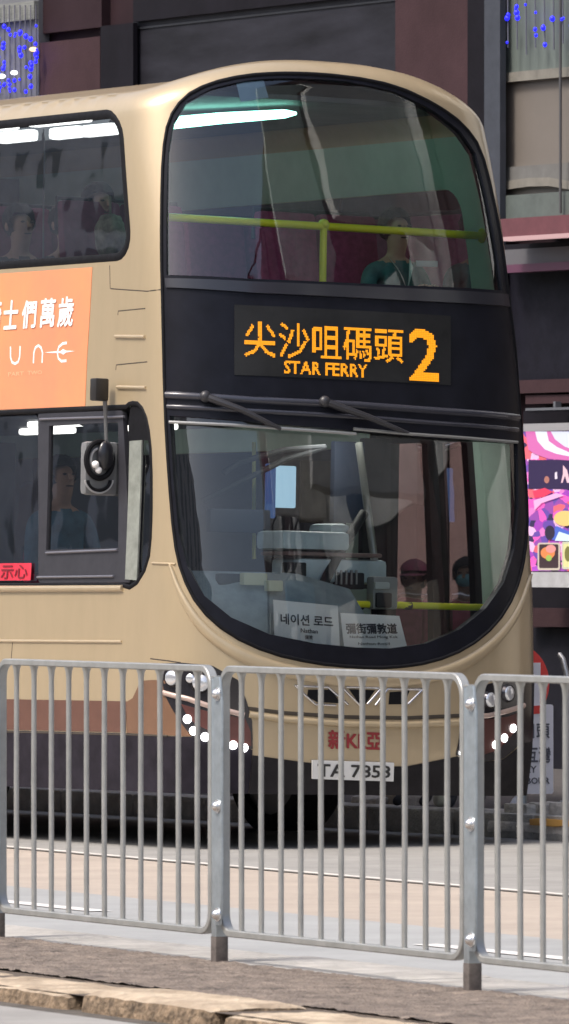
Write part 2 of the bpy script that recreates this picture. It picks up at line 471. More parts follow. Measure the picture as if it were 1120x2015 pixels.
# ---------------------------------------------------------------- pedestrian railings
PW, PH, IZ = 2.132, 1.127, .13
def fence_panel():
    root = empty('pedestrian_railing')
    # local: x along panel (0..PW), y depth (+ away), z up from walk
    x0, x1, z0, z1, r = .045, PW - .055, .115, 1.115, .075
    prof = []
    def arc(cx, cz, a0, a1):
        return [(cx + r * math.cos(R(a0 + (a1 - a0) * k / 6)), cz + r * math.sin(R(a0 + (a1 - a0) * k / 6))) for k in range(7)]
    path = arc(x1 - r, z0 + r, -90, 0) + arc(x1 - r, z1 - r, 0, 90) + arc(x0 + r, z1 - r, 90, 180) + arc(x0 + r, z0 + r, 180, 270)
    bm = bmesh.new(); n = len(path); rings = []
    for i, (x, z) in enumerate(path):
        ax, az = path[i - 1]; bx, bz = path[(i + 1) % n]; tx, tz = bx - ax, bz - az; L = math.hypot(tx, tz); nx, nz = tz / L, -tx / L
        t = .013; d = .019
        rings.append([bm.verts.new((x + nx * a, y, z + nz * a)) for a, y in ((t, -d * .8), (t * .7, -d), (-t * .7, -d), (-t, -d * .8), (-t, d * .8), (-t * .7, d), (t * .7, d), (t, d * .8))])
    for i in range(n):
        A, B = rings[i], rings[(i + 1) % n]
        for k in range(8): bm.faces.new((A[k], A[(k + 1) % 8], B[(k + 1) % 8], B[k]))
    bmesh.ops.recalc_face_normals(bm, faces=bm.faces)
    put('frame', bm, GALVB, root)
    # flat strap bolted to the post, on the panel's left end
    bm = bmesh.new()
    zz = [z0 + .03 + (z1 - z0 - .06) * k / 10 for k in range(11)]
    vs = []
    for z in zz:
        e = min((z - zz[0]), (zz[-1] - z)); wdt = .068 if e > .05 else .05 + .018 * e / .05
        vs.append([bm.verts.new((x0 - .012 + a * wdt, y, z)) for a, y in ((0, -.034), (.06, -.040), (.94, -.040), (1, -.034), (1, -.03), (0, -.03))])
    for A, B in zip(vs, vs[1:]):
        for k in range(6): bm.faces.new((A[k], A[(k + 1) % 6], B[(k + 1) % 6], B[k]))
    bm.faces.new(vs[0]); bm.faces.new(vs[-1])
    bmesh.ops.recalc_face_normals(bm, faces=bm.faces)
    st = put('strap', bm, GALV, root)
    for z in (1.02, .595, .185):
        bm = bmesh.new()
        Mb = Matrix.Translation((x0 + .026, -.041, z)) @ Matrix.Rotation(R(90), 4, 'X')
        bmesh.ops.create_cone(bm, cap_ends=True, segments=20, radius1=.026, radius2=.026, depth=.006, matrix=Mb)
        ell(bm, (x0 + .026, -.044, z), (.020, .021, .020))
        put('bolt', bm, BOLT, st)
    for k in range(11):
        x = .20 + (PW - .40) * k / 10
        bm = bmesh.new(); x += random.uniform(-.003, .003); j = random.uniform(-.004, .004)
        tube(bm, [(x, 0, z0 + .008), (x, 0, z0 + .06), (x + j, 0, (z0 + z1) / 2), (x, 0, z1 - .06), (x, 0, z1 - .03), (x, 0, z1 - .01)], [.0105, .0105, .0105, .0105, .013, .02], 12, caps=False)
        put('bar', bm, GALVB, root)
    return root
def fence_post():
    root = empty('railing_post')
    bm = bmesh.new()
    box(bm, (0, 0, PH / 2 - .05), (.045, .05, PH), None, .006)
    put('shaft', bm, GALV, root)
    bm = bmesh.new(); box(bm, (0, 0, PH - .046 + .004), (.05, .055, .006), None, .002); put('cap', bm, GALVB, root)
    bm = bmesh.new(); box(bm, (0, 0, .05), (.047, .052, .10), None, .003); put('foot', bm, mat('grey_brown_post_foot', (.17, .15, .14), .7, .3, var=.4, vscale=25), root)  # foot is a darker grey-brown than the shaft
    return root
rzf = math.atan2(FD.y, FD.x)
pan = fence_panel(); pst = fence_post()
PL = {-2: None, -1: 'grey railing panel cut off by the left edge of the photo, in front of the bus side', 0: 'grey railing panel left of the first full post, before the bus side and left headlight',
      1: 'complete grey railing panel between two posts, in front of the grille and licence plate', 2: 'grey railing panel at the right edge, before the stop sign and pavement rubble'}
QL = {-1: 'leftmost railing post, at the left edge of the photo', 0: 'railing post below the left headlight, between two full panels', 1: 'railing post below the right headlight', 2: 'railing post'}
used = False
for k in (-1, 0, 1):
    o = pan if not used else copy_tree(pan)
    p = FP + FD * (PW * k); o.location = (p.x, p.y, IZ); o.rotation_euler = (0, 0, rzf)
    tag(o, PL[k + 1], 'railing', 'railing panels along the raised walk')
    q = pst if not used else copy_tree(pst)
    q.location = (p.x, p.y, IZ); q.rotation_euler = (0, 0, rzf)
    tag(q, QL[k], 'post', 'posts of the railing'); used = True

# ---------------------------------------------------------------- the bus
bus = empty('double_decker_bus', label='champagne double-decker bus with an amber destination display, stopped behind the railings', cat='bus')
bus.matrix_world = BM
SF = -(S0 + LEN)                                         # far end of the visible side
# outlines traced on the skin
O_px = [(321, 300), (318, 420), (319, 560), (325, 800), (333, 940), (343, 1060), (358, 1130), (392, 1196), (450, 1248), (530, 1285), (620, 1305), (700, 1313), (770, 1314),
        (850, 1303), (920, 1275), (975, 1230), (1012, 1170), (1031, 1100), (1037, 1000), (1032, 860), (1018, 735), (1003, 610), (990, 500), (968, 380), (945, 292), (912, 246), (860, 208), (780, 171),
        (680, 151), (570, 145), (480, 150), (410, 166), (360, 192), (332, 234)]
O = P2(O_px)
UG = P2([(331, 300), (328, 420), (328, 541), (500, 549), (800, 562), (988, 572), (978, 500), (958, 390), (936, 302), (905, 258), (855, 219), (778, 181), (680, 160), (570, 154), (482, 159), (415, 175), (368, 200), (342, 240)])
LG = P2([(334, 818), (341, 940), (352, 1050), (369, 1115), (402, 1172), (455, 1215), (530, 1248), (620, 1266), (700, 1274), (770, 1276), (840, 1266), (905, 1238), (955, 1198), (992, 1145), (1012, 1080), (1020, 1000), (1018, 872), (850, 862), (700, 848), (520, 832)])
O = smooth_poly(O, 1)
# side openings in surface coordinates
u0, u1 = inv(244, 260, True), inv(244, 500, True)
wt = inv(120, 234, True)[1]; wb = inv(120, 514, True)[1]
sR = inv(247, 380, True)[0]
UW = rrect(SF + .6, wb, sR, wt, .16)
pt = lambda x, y: inv(x, y, True)
lt, lb = pt(120, 808)[1], pt(120, 1150)[1]
sL = pt(298, 980)[0]
LW = smooth_poly([(SF + .6, lb), (pt(235, 1150)[0], lb), (pt(262, 1160)[0], pt(262, 1158)[1]), (pt(292, 1120)[0], pt(292, 1110)[1]), (pt(299, 1060)[0], pt(299, 1040)[1]),
      (pt(298, 900)[0], pt(298, 900)[1]), pt(291, 830), pt(276, 795), (pt(256, 793)[0], pt(256, 793)[1]), (pt(246, 803)[0], lt), (SF + .6, lt)], 1)
# nearside openings (mirror side): door and windows
def near(v0, v1, w0, w1, r=.06): return rrect(S0 + v0 - B0, w0, S0 + v1 - B0, w1, r, 4)
DOOR = near(.80, 2.02, .40, 2.47, .05)
NW = near(2.3, 9.5, 1.35, 2.35, .12)
_p = at(930, 430, a=1.2); _q = at(850, 292, a=1.2); _r = at(880, 560, a=1.2)
NU = rrect(S0 + _p.y - B0 - .33, 2.92, S0 + 9.5, 3.92, .16)
W0, W1 = .30, 4.404
BODY = [(SF, W0), (-SF, W0), (-SF, W1), (SF, W1)]
patch('body', BODY, GOLD, bus, 0, [O, UW, LW, DOOR, NW, NU], step=.06)
patch('inner_lining', [(SF, .36), (-SF, .36), (-SF, 4.25), (SF, 4.25)], MINT, bus, -.055, [O, UW, LW, DOOR, NW, NU], step=.12)
# roof
bm = bmesh.new(); rows = []
ss = [-(S0 + LEN), -(S0 + 5)] + [-(S0 + 3) + (2 * S0 + 6) * k / 180 for k in range(181)] + [S0 + 5, S0 + LEN]
for kk in (1, .8, .55, .3, 0):
    row = []
    for s in ss:
        p = _S(s, W1 + .06); q = Vector((0, max(p.y, .95), p.z)); a = p.x * kk
        z = p.z + (.205 * (abs(p.x) / A0) ** 2.6 * (1 - kk ** 2.6)) if kk < 1 else p.z
        row.append(bm.verts.new((a, p.y * kk + q.y * (1 - kk), z)))
    rows.append(row)
for A, B in zip(rows, rows[1:]):
    for i in range(len(ss) - 1): bm.faces.new((A[i], A[i + 1], B[i + 1], B[i]))
# join rim between body top and roof
bot = [bm.verts.new(S(s, W1 - .012, -.006)) for s in ss]
for i in range(len(ss) - 1): bm.faces.new((bot[i], bot[i + 1], rows[0][i + 1], rows[0][i]))
bmesh.ops.recalc_face_normals(bm, faces=bm.faces)
put('roof', bm, GOLD, bus)
def ring(z, inset, n=80):
    o = []
    for k in range(n + 1):
        s = -(S0 + .6) + (2 * S0 + 1.2) * k / n; p = S(s, z, -inset); o.append(p)
    L = LEN + B0
    return [Vector((-A0 + inset + .01, L, z))] + [Vector((p.x, p.y, z)) for p in o] + [Vector((A0 - inset - .01, L, z))]
def slab(name, z, th, m, inset=.06, zr=None):
    bm = bmesh.new(); r = ring(zr or z, inset)
    top = [bm.verts.new((p.x, p.y, z + th)) for p in r]; bo = [bm.verts.new((p.x, p.y, z)) for p in r]
    bm.faces.new(top); bm.faces.new(bo[::-1])
    for i in range(len(r)): bm.faces.new((bo[i], bo[(i + 1) % len(r)], top[(i + 1) % len(r)], top[i]))
    bmesh.ops.recalc_face_normals(bm, faces=bm.faces)
    return put(name, bm, m, bus, smooth=False)
slab('floor', .33, .06, DARKI)
slab('upper_floor', 2.50, .16, DARKI, .07)
slab('upper_ceiling', 4.29, .03, GREYL, .20, 4.1)
bm = bmesh.new(); box(bm, (0, LEN + B0 - .02, 2.3), (2.46, .06, 4.0)); put('rear_wall', bm, GOLD, bus, smooth=False)
bm = bmesh.new(); box(bm, (0, 6.2, 1.4), (2.3, .05, 2.1)); box(bm, (0, 6.2, 3.4), (2.3, .05, 1.5)); put('bulkhead', bm, DARKI, bus, smooth=False)
# black front mask with its two openings, rubber edge, glass
patch('front_mask', O, BLACKP, bus, .002, [UG, LG], step=.06, rim=.05)
bead('windscreen_seal', [O + [O[0]]], GASK, bus, .022, .012, 0)
patch('upper_windscreen', UG, GL_F, bus, -.012, step=.06)
patch('windscreen', LG, GL_F, bus, -.012, step=.06)
patch('mask_lip', smooth_poly(P2([(326, 548), (500, 555), (800, 568), (996, 580), (1000, 604), (800, 592), (500, 577), (328, 566)]), 0), mat('mask_ridge', (.02, .021, .028), .3, coat=.5), bus, .014, rim=.012)
bead('mask_ridge', [P2([(328, 777), (500, 788), (700, 797), (850, 808), (1018, 822)])], mat('ridge_grey', (.035, .037, .05), .25, coat=.5), bus, .045, .022, 0)
bead('mask_ridge', [P2([(330, 800), (500, 809), (700, 820), (850, 832), (1018, 846)])], MATS['ridge_grey'], bus, .03, .014, 0)
# moulding that sweeps round under the windscreen
lip = [(336, 1110), (352, 1165), (392, 1232), (455, 1282), (540, 1316), (640, 1334), (740, 1342), (840, 1334), (920, 1306), (985, 1256), (1025, 1196), (1043, 1130)]
for _ in range(3): lip = [lip[0]] + [q for a_, b_ in zip(lip, lip[1:]) for q in ((a_[0] * .75 + b_[0] * .25, a_[1] * .75 + b_[1] * .25), (a_[0] * .25 + b_[0] * .75, a_[1] * .25 + b_[1] * .75))] + [lip[-1]]
bead('windscreen_lip', [P2(lip)], GOLD, bus, .085, .018, 0, prof=8, taper=True)
# destination display
disp = patch('destination_display', P2([(461, 603), (660, 590), (884, 618), (884, 758), (461, 738)])[0:0] or P2([(461, 600), (886, 622), (886, 758), (461, 738)]), DISP, bus, .006, rim=.004)
def led_text(name, s_, quad, rows, cols, m, parent, off, thick=.28):
    q = P2(quad); vs, fs = text_mesh(s_); P = [[(vs[i][0], vs[i][1]) for i in f] for f in fs]
    bb_ = [(min(p[0] for p in f), max(p[0] for p in f), min(p[1] for p in f), max(p[1] for p in f)) for f in P]
    dx, dy = thick / cols, thick / rows; bm = bmesh.new()
    def hit(x, y): return any(b[0] <= x <= b[1] and b[2] <= y <= b[3] and inpoly((x, y), f) for f, b in zip(P, bb_))
    for j in range(rows):
        for i in range(cols):
            x, y = (i + .5) / cols, (j + .5) / rows
            if not any(hit(x + a * dx, y + b * dy) for a, b in ((0, 0), (1, 0), (-1, 0), (0, 1), (0, -1))): continue
            c = []
            for a, b in ((-.46, -.46), (.46, -.46), (.46, .46), (-.46, .46)):
                X, Y = x + a / cols, y + b / rows
                t = [q[3][k] * (1 - X) * (1 - Y) + q[2][k] * X * (1 - Y) + q[1][k] * X * Y + q[0][k] * (1 - X) * Y for k in (0, 1)]
                c.append(bm.verts.new(S(t[0], t[1], off)))
            bm.faces.new(c)
    return put(name, bm, m, parent, smooth=False)
led_text('lettering', '尖沙咀碼頭', [(480, 632), (792, 648), (792, 716), (480, 702)], 26, 128, AMBER, disp, .009, .2)
led_text('lettering', 'STAR FERRY', [(558, 710), (721, 718), (721, 744), (558, 735)], 11, 70, AMBER, disp, .009, .3)
led_text('route_number', '2', [(804, 647), (862, 650), (862, 752), (804, 749)], 30, 17, AMBER, disp, .009, .5)
# wipers
def wiper(arm, blade, k):
    bm = bmesh.new()
    p = [S(*q, .03 + .05 * (i == 1)) for i, q in enumerate(P2(arm))]
    tube(bm, p, [.024, .018, .012][:len(p)], 8)
    ell(bm, p[0], (.034, .03, .034))
    o = put('wiper', bm, mat('wiper_black', (.03, .03, .035), .4), bus)
    bm = bmesh.new(); tube(bm, [S(*q, .035) for q in P2(blade)], .010, 6); put('wiper_blade', bm, mat('wiper_blade_grey', (.30, .31, .31), .3, .6), o)
wiper([(404, 782), (470, 812), (548, 846)], [(338, 832), (450, 838), (560, 846), (694, 856)], 0)
wiper([(634, 792), (712, 826), (800, 856)], [(690, 846), (800, 856), (900, 863), (1008, 872)], 1)
# side glazing
patch('side_window', UW, GL_S, bus, -.012, step=.12)
bead('window_seal', [UW + [UW[0]]], GASK, bus, .05, .006, 0, prof=4)
patch('side_window', [(p[0], p[1]) for p in rrect(SF + .6, lb + .02, pt(72, 980)[0], lt - .02, .03)], GL_S, bus, -.012, step=.12)
bead('window_seal', [LW + [LW[0]]], GASK, bus, .028, .006, 0, prof=4)
dx = pt(75, 980)[0]; qx = pt(250, 980)[0]
DF = rrect(dx, lb + .01, qx, lt - .012, .02, 2)
g1 = [pt(96, 838), pt(232, 830), pt(232, 1078), pt(90, 1082)][::-1]
g2 = [pt(92, 1098), pt(222, 1094), pt(222, 1130), pt(90, 1132)][::-1]
dw = patch('driver_window_frame', DF, mat('dark_grey_frame', (.045, .045, .055), .4, .2, var=.2), bus, -.002, [g1], rim=.03)
patch('pane', g1, GL_S, dw, -.018)
bead('sliding_rail', [[pt(92, 1088), pt(232, 1082)], [pt(75, 1136), pt(225, 1134)], [pt(80, 825), pt(246, 820)]], mat('rail_alu', (.22, .22, .25), .35, .6), dw, .016, .014, -.002)
QW = LW_q = smooth_poly([pt(281, 868), pt(293, 880), pt(296, 1000), pt(292, 1100), pt(276, 1146), pt(264, 1150), pt(270, 1000)], 1)
patch('quarter_window', QW, GL_S, bus, -.012)
patch('cab_pillar', [pt(256, 868), pt(280, 866), pt(270, 1142), pt(247, 1140)], mat('pale_pillar', (.24, .26, .235), .5, var=.3, vscale=12), bus, .004, rim=.01)
patch('pillar_cover', [pt(250, 1142), pt(262, 1152), pt(276, 1150), pt(272, 1100), pt(282, 866), pt(296, 868), pt(288, 815), pt(272, 796), pt(256, 796), pt(251, 830)], GASK, bus, -.006)
# vertical window bars on the upper and lower side windows
bead('window_pillar', [[pt(84, 250), pt(80, 506)]], mat('pillar_grey', (.16, .16, .17), .5, var=.2), bus, .022, .006, -.02)
for k in range(1, 7):
    s = pt(84, 380)[0] - 1.45 * k
    bead('window_pillar', [[(s, wb + .02), (s, wt - .02)], [(s, lb + .02), (s, lt - .02)]], GASK, bus, .07, .006, -.012)
# body seams and mouldings
SEAM = mat('panel_gap', (.05, .04, .03), .8)
bead('panel_gap', [[pt(218, 568), pt(290, 573), ] + P2([(316, 570)]), [pt(216, 522), pt(217, 568)], [pt(232, 620), pt(233, 612), pt(286, 607)], [pt(228, 728), pt(229, 718), pt(290, 712)],
                   [pt(25, 1262), pt(22, 1300)], [pt(296, 1296), pt(330, 1300), pt(356, 1304)]], SEAM, bus, .007, .002, 0, prof=2)
bead('vent_ledge', [[pt(228, 662), pt(286, 663)], [pt(232, 762), pt(288, 763)]], GOLD, bus, .022, .014, 0)
bead('waist_moulding', [[(SF + .1, pt(120, 1158)[1]), (pt(243, 1156)[0], pt(120, 1158)[1])]], GOLD, bus, .04, .022, 0)
bead('skirt_moulding', [[(SF + .1, pt(120, 1262)[1]), (pt(240, 1262)[0], pt(120, 1262)[1])]], GOLD, bus, .018, .010, 0)
bead('body_crease', [[pt(300, 1108), pt(325, 1109)] + P2([(345, 1110)])], GOLD, bus, .014, .008, 0)
# advert
ad = patch('advert_panel', [(SF + 1.5, pt(100, 803)[1]), pt(168, 799), pt(172, 700), pt(182, 526), (SF + 1.5, pt(100, 531)[1])], ORANGE, bus, .003, rim=.003)
for ch, x0, x1, y0, y1 in (('騎', -24, 4, 591, 648), ('士', 10, 37, 592, 647), ('們', 46, 73, 592, 645), ('萬', 82, 110, 588, 643), ('歲', 117, 146, 585, 642)):
    surf_text('lettering', ch, [(x0 + 2, y0 + 1), (x1 + 2, y0 - 1), (x1 - 2, y1 - 1), (x0 - 2, y1 + 1)], WHITEP, ad, .006, side=True, bold=.025)
bead('lettering', [[pt(22, 682), pt(22, 703), pt(25, 713), pt(31, 716), pt(37, 712), pt(40, 702), pt(41, 681)],
                   [pt(67, 715), pt(68, 694), pt(71, 684), pt(77, 680), pt(82, 684), pt(85, 694), pt(84, 714)],
                   [pt(133, 675), pt(125, 676), pt(117, 683), pt(114, 693), pt(116, 705), pt(122, 711), pt(132, 710)]], WHITEP, ad, .016, .001, .004, prof=3, flat=True)
bead('lettering', [[pt(90, 694), pt(118, 693), pt(148, 691)]], WHITEP, ad, .012, .001, .0042, prof=3, flat=True, taper=True)
bead('lettering', [[pt(118, 693), pt(126, 692.5), pt(134, 692)]], WHITEP, ad, .034, .001, .0046, prof=3, flat=True, taper=True)
surf_text('small_print', 'PART', [(18, 733), (48, 731), (48, 738), (18, 741)], OFFW, ad, .005, side=True)
surf_text('small_print', 'TWO', [(56, 730), (84, 729), (84, 736), (56, 738)], OFFW, ad, .005, side=True)
# red notice at the sill
rd = patch('red_notice', [(pt(-60, 1120)[0], pt(30, 1142)[1]), pt(60, 1142), pt(62, 1108), (pt(-60, 1120)[0], pt(30, 1108)[1])], mat('red_sticker', (.62, .03, .06), .5), bus, .000, rim=.003)
surf_text('lettering', '示心', [(4, 1112), (56, 1111), (54, 1138), (2, 1139)], mat('red_sticker_dark', (.17, .01, .02), .6), rd, .003, side=True, bold=.01)
# brown band and dark skirt
yb0, yb1 = pt(100, 1379)[1], pt(100, 1441)[1]
patch('lower_band', [(SF, yb1), pt(248, 1441), pt(250, 1380), (SF, yb0)], BROWN, bus, .003)
patch('corner_panel', [pt(250, 1442), pt(300, 1445)] + P2([(376, 1449), (364, 1412), (342, 1375), (324, 1338)]) + [pt(298, 1338), pt(278, 1340), pt(262, 1374), pt(250, 1381)], BROWN2, bus, .004, rim=.003)
bead('panel_gap', [[(SF, yb1 - .012), pt(245, 1446)] + P2([(330, 1448)])], SEAM, bus, .016, .004, .002, prof=2)
patch('skirt', [(SF, .296), (pt(200, 1500)[0], .296), (inv(345, 1500)[0], .296), (inv(497, 1500)[0], .296)] + P2([(497, 1475), (420, 1462), (378, 1450), (345, 1449)]) + [pt(300, 1447), pt(248, 1443), (SF, yb1 - .004)], SKIRT, bus, .004)
# front lamps
CLUST = mat('lamp_housing', (.02, .018, .022), .2, .1, var=.4, vscale=12, coat=.8)
REDB = mat('maroon_bumper_plastic', (.10, .035, .03), .35, .1, var=.3, vscale=8, coat=.3)
def cluster(black, strip_l, maroon, lamps, leds):
    o = patch('headlight', black, CLUST, bus, .006, rim=.006)
    patch('bumper_corner', maroon, REDB, o, .009, rim=.004)
    bead('trim_strip', [strip_l], mat('pinkish_trim', (.50, .38, .33), .35, .3), o, .030, .010, .008)
    for q, r in lamps:
        bm = bmesh.new(); n = SN(*q); c = S(*q, .012); Q = n.to_track_quat('Z', 'Y').to_matrix().to_4x4()
        bmesh.ops.create_cone(bm, cap_ends=False, segments=24, radius1=r * 1.25, radius2=r * 1.05, depth=.02, matrix=Matrix.Translation(c) @ Q)
        rg = put('lamp_bezel', bm, mat('bezel_dark', (.08, .08, .09), .2, .8), o)
        bm = bmesh.new(); ell(bm, c + n * .004, (r, r, r * .4), Q, 20, 12); put('lamp', bm, LENS, o)
    for q in leds:
        n = SN(*q); bm = bmesh.new(); ell(bm, S(*q, .012), (.025, .025, .012), n.to_track_quat('Z', 'Y').to_matrix().to_4x4()); put('daytime_light', bm, LED, o)
cluster(P2([(316, 1306), (360, 1304), (418, 1310), (468, 1338), (485, 1380), (496, 1420), (497, 1474), (440, 1466), (380, 1452), (350, 1412), (328, 1372), (318, 1335)]),
        P2([(323, 1363), (370, 1375), (420, 1392), (480, 1407)]),
        P2([(357, 1385), (410, 1400), (482, 1414), (493, 1440), (494, 1468), (452, 1460), (420, 1442), (384, 1424), (368, 1405)]),
        [(inv(341, 1334), .045), (inv(396, 1344), .05), (inv(376, 1335), .028)],
        P2([(370, 1415), (382, 1438), (404, 1450), (458, 1466), (479, 1471)]))
cluster([(S0 + .25, inv(1028, 1462)[1]), (S0 + .32, inv(1030, 1400)[1]), (S0 + .25, inv(1030, 1342)[1])] + P2([(1000, 1338), (958, 1346), (925, 1372), (914, 1400), (905, 1440), (897, 1486), (945, 1500), (990, 1492), (1024, 1462)]),
        P2([(1030, 1388), (1000, 1398), (960, 1408), (918, 1412)]),
        P2([(1026, 1398), (998, 1410), (918, 1420), (908, 1445), (903, 1478), (945, 1486), (978, 1476), (1014, 1436)]),
        [(inv(998, 1364), .045), (inv(962, 1377), .045)],
        P2([(1007, 1433), (990, 1452), (973, 1465), (909, 1481)]))
# bumper
bead('bumper_gap', [P2([(488, 1394), (560, 1403), (680, 1411), (800, 1413), (908, 1408)])], SEAM, bus, .022, .002, .002, prof=2)
bead('bumper_ledge', [P2([(490, 1406), (560, 1416), (680, 1425), (800, 1426), (906, 1421)])], GOLD, bus, .040, .026, 0, prof=8)
patch('lower_apron', P2([(497, 1486), (600, 1500), (700, 1508), (800, 1508), (900, 1488), (945, 1500), (990, 1494), (1028, 1462)]) + [(S0 + .4, inv(1028, 1440)[1]), (S0 + .4, .296), (inv(980, 1480)[0], .296), (inv(800, 1500)[0], .296), (inv(600, 1500)[0], .296), (inv(497, 1500)[0] + .002, .296)], mat('apron_black', (.016, .014, .016), .7, var=.4, spec=.3), bus, .007, rim=.004)
# winged badge
bg_ = patch('badge', P2([(583, 1350), (748, 1352), (832, 1354), (806, 1390), (700, 1388), (624, 1386), (600, 1372)]), GOLD, bus, .001)
for pl in ([(606, 1357), (650, 1357), (672, 1384), (624, 1382), (604, 1370)], [(686, 1356), (738, 1358), (718, 1386), (706, 1384)], [(766, 1362), (806, 1359), (794, 1386), (764, 1386)]):
    patch('badge_recess', P2(pl), GASK, bg_, .003)
bead('chrome_stroke', [P2([(580, 1348), (600, 1368), (620, 1386), (660, 1388)]), P2([(584, 1350), (645, 1352), (684, 1386)]), P2([(672, 1352), (708, 1388)]), P2([(722, 1386), (750, 1354)]), P2([(738, 1388), (762, 1356), (832, 1356)]), P2([(802, 1386), (830, 1358)]), P2([(680, 1352), (744, 1353)])],
     CHROME, bg_, .017, .010, .002)
surf_text('small_emblem', '新KL亞', [(646, 1437), (752, 1440), (752, 1476), (646, 1473)], mat('emblem_red', (.30, .03, .035), .55), bus, .004, bold=.03)
pl = patch('licence_plate', P2([(612, 1495), (772, 1500), (771, 1536), (612, 1531)]), mat('plate_white', (.78, .78, .76), .5), bus, .02, rim=.014)
surf_text('lettering', 'TA 7853', [(622, 1502), (764, 1506), (763, 1529), (622, 1526)], mat('plate_black', (.03, .03, .03), .5), pl, .0225, bold=.02)
# exterior mirror
mr = empty('mirror_arm'); bm = bmesh.new()
p0 = S(*pt(222, 768), .0); n0 = SN(*pt(222, 768))
c = p0 + n0 * .09
Mb = Matrix.Translation(c) @ n0.to_track_quat('Y', 'Z').to_matrix().to_4x4()
box(bm, (0, 0, 0), (.07, .09, .13), Mb, .012)
a1 = at(207, 790, v=c.y); a2 = at(208, 830, v=c.y); a3 = at(210, 880, v=c.y)
bpy.data.objects.remove(mr)
mr = put('mirror_arm', bm, mat('mirror_bracket', (.02, .018, .017), .4), bus)
bm = bmesh.new(); tube(bm, [c, a1, a2, a3], [.02, .014, .011, .012], 8); put('rod', bm, mat('mirror_rod', (.18, .18, .18), .4, .5), mr)
def mbox(x0, y0, x1, y1, dv, th, m_, nm, par, bev):
    a_, b_ = at(x0, y0, v=c.y + dv), at(x1, y1, v=c.y + dv); bm = bmesh.new(); box(bm, (a_ + b_) / 2, (abs(b_.x - a_.x), th, abs(a_.z - b_.z)), None, bev); return put(nm, bm, m_, par)
hs = mbox(163, 868, 232, 976, 0, .07, mat('mirror_housing_grey', (.17, .175, .18), .45, var=.3), 'mirror_housing', mr, .03)
def ring_(cx_, cy_, rx, ry, dv, w_, m_, a0=0, a1=360):
    bm = bmesh.new(); tube(bm, [at(cx_ + rx * math.cos(R(a0 + (a1 - a0) * k / 28)), cy_ + ry * math.sin(R(a0 + (a1 - a0) * k / 28)), v=c.y + dv) for k in range(29)], w_, 8); put('mirror_ring', bm, m_, hs)
ring_(196, 905, 26, 36, -.045, .016, GASK); ring_(194, 905, 15, 22, -.045, .008, mat('ring_pale', (.38, .38, .38), .4), 120, 300)
ring_(195, 945, 22, 20, -.045, .010, GASK, 0, 180); ring_(195, 940, 28, 30, -.045, .006, MATS['ring_pale'], 10, 170)
bm = bmesh.new(); ell(bm, at(208, 896, v=c.y - .06), (.055, .03, .085)); put('mirror', bm, mat('mirror_shell', (.012, .012, .016), .3, coat=.4), hs)
for x_, y_, r_ in ((188, 914, .022), (194, 925, .020)):
    bm = bmesh.new(); ell(bm, at(x_, y_, v=c.y - .07), (r_,) * 3); put('knob', bm, WHITEP, hs)
# wheels
for a_, v_ in ((-1.08, 3.05), (1.08, 2.75), (-1.05, 8.6), (1.05, 8.6)):
    bm = bmesh.new(); prof = [(-.14, .36), (-.15, .45), (-.11, .485), (.11, .485), (.15, .45), (.14, .36)]
    rg = []
    for k in range(40):
        an = 2 * math.pi * k / 40; rg.append([bm.verts.new((a_ + x, v_ + r * math.cos(an), .487 + r * math.sin(an))) for x, r in prof])
    for k in range(40):
        A, B = rg[k], rg[(k + 1) % 40]
        for i in range(5): bm.faces.new((A[i], A[i + 1], B[i + 1], B[i]))
    bmesh.ops.recalc_face_normals(bm, faces=bm.faces)
    wh = put('wheel', bm, RUB, bus)
    bm = bmesh.new(); bmesh.ops.create_cone(bm, cap_ends=True, segments=32, radius1=.36, radius2=.36, depth=.2, matrix=Matrix.Translation((a_, v_, .487)) @ Matrix.Rotation(R(90), 4, 'Y'))
    put('rim', bm, mat('wheel_rim_steel', (.2, .2, .2), .5, .5), wh)

# ---- inside the bus
# near-side door
DIN = [near(.94, 1.22, .5, 2.37, .02), near(1.40, 1.84, .5, 2.37, .02)]
dr = patch('door', DOOR, mat('door_frame_black', (.014, .014, .016), .5, var=.2), bus, -.01, DIN, rim=.04)
for d in DIN: patch('pane', d, GL_D, dr, -.02)
patch('side_window', NW, GL_D, bus, -.012, step=.15)
patch('side_window', NU, GL_D, bus, -.012, step=.15)
def bar_(name, pts, r, m, parent=bus):
    bm = bmesh.new(); tube(bm, pts, r, 12); return put(name, bm, m, parent)
# upper deck rail
ra, rb = at(324, 427, v=.78), at(948, 464, v=.80)
rl = bar_('front_rail', [ra, rb], .023, YEL)
rm = at(637, 441, v=.79); bar_('rail_post', [rm, Vector((rm.x, rm.y, 2.66))], .021, YEL, rl)
bm = bmesh.new(); ell(bm, rm, (.034, .034, .03)); put('rail_joint', bm, YEL, rl)
bm = bmesh.new(); ell(bm, rb, (.03, .02, .045)); put('rail_bracket', bm, YEL, rl)
# lower yellow rail
ya, yb = at(676, 1188, v=.55), at(972, 1196, v=.60)
r2 = bar_('door_rail', [ya, yb], .020, YEL)
for px_, l_ in ((705, .03), (800, .03)):
    q = at(px_, 1192, v=.575); bm = bmesh.new(); tube(bm, [q - Vector((.02, 0, 0)), q + Vector((.03, 0, 0))], .024, 10); put('rail_clamp', bm, DARKI, r2)
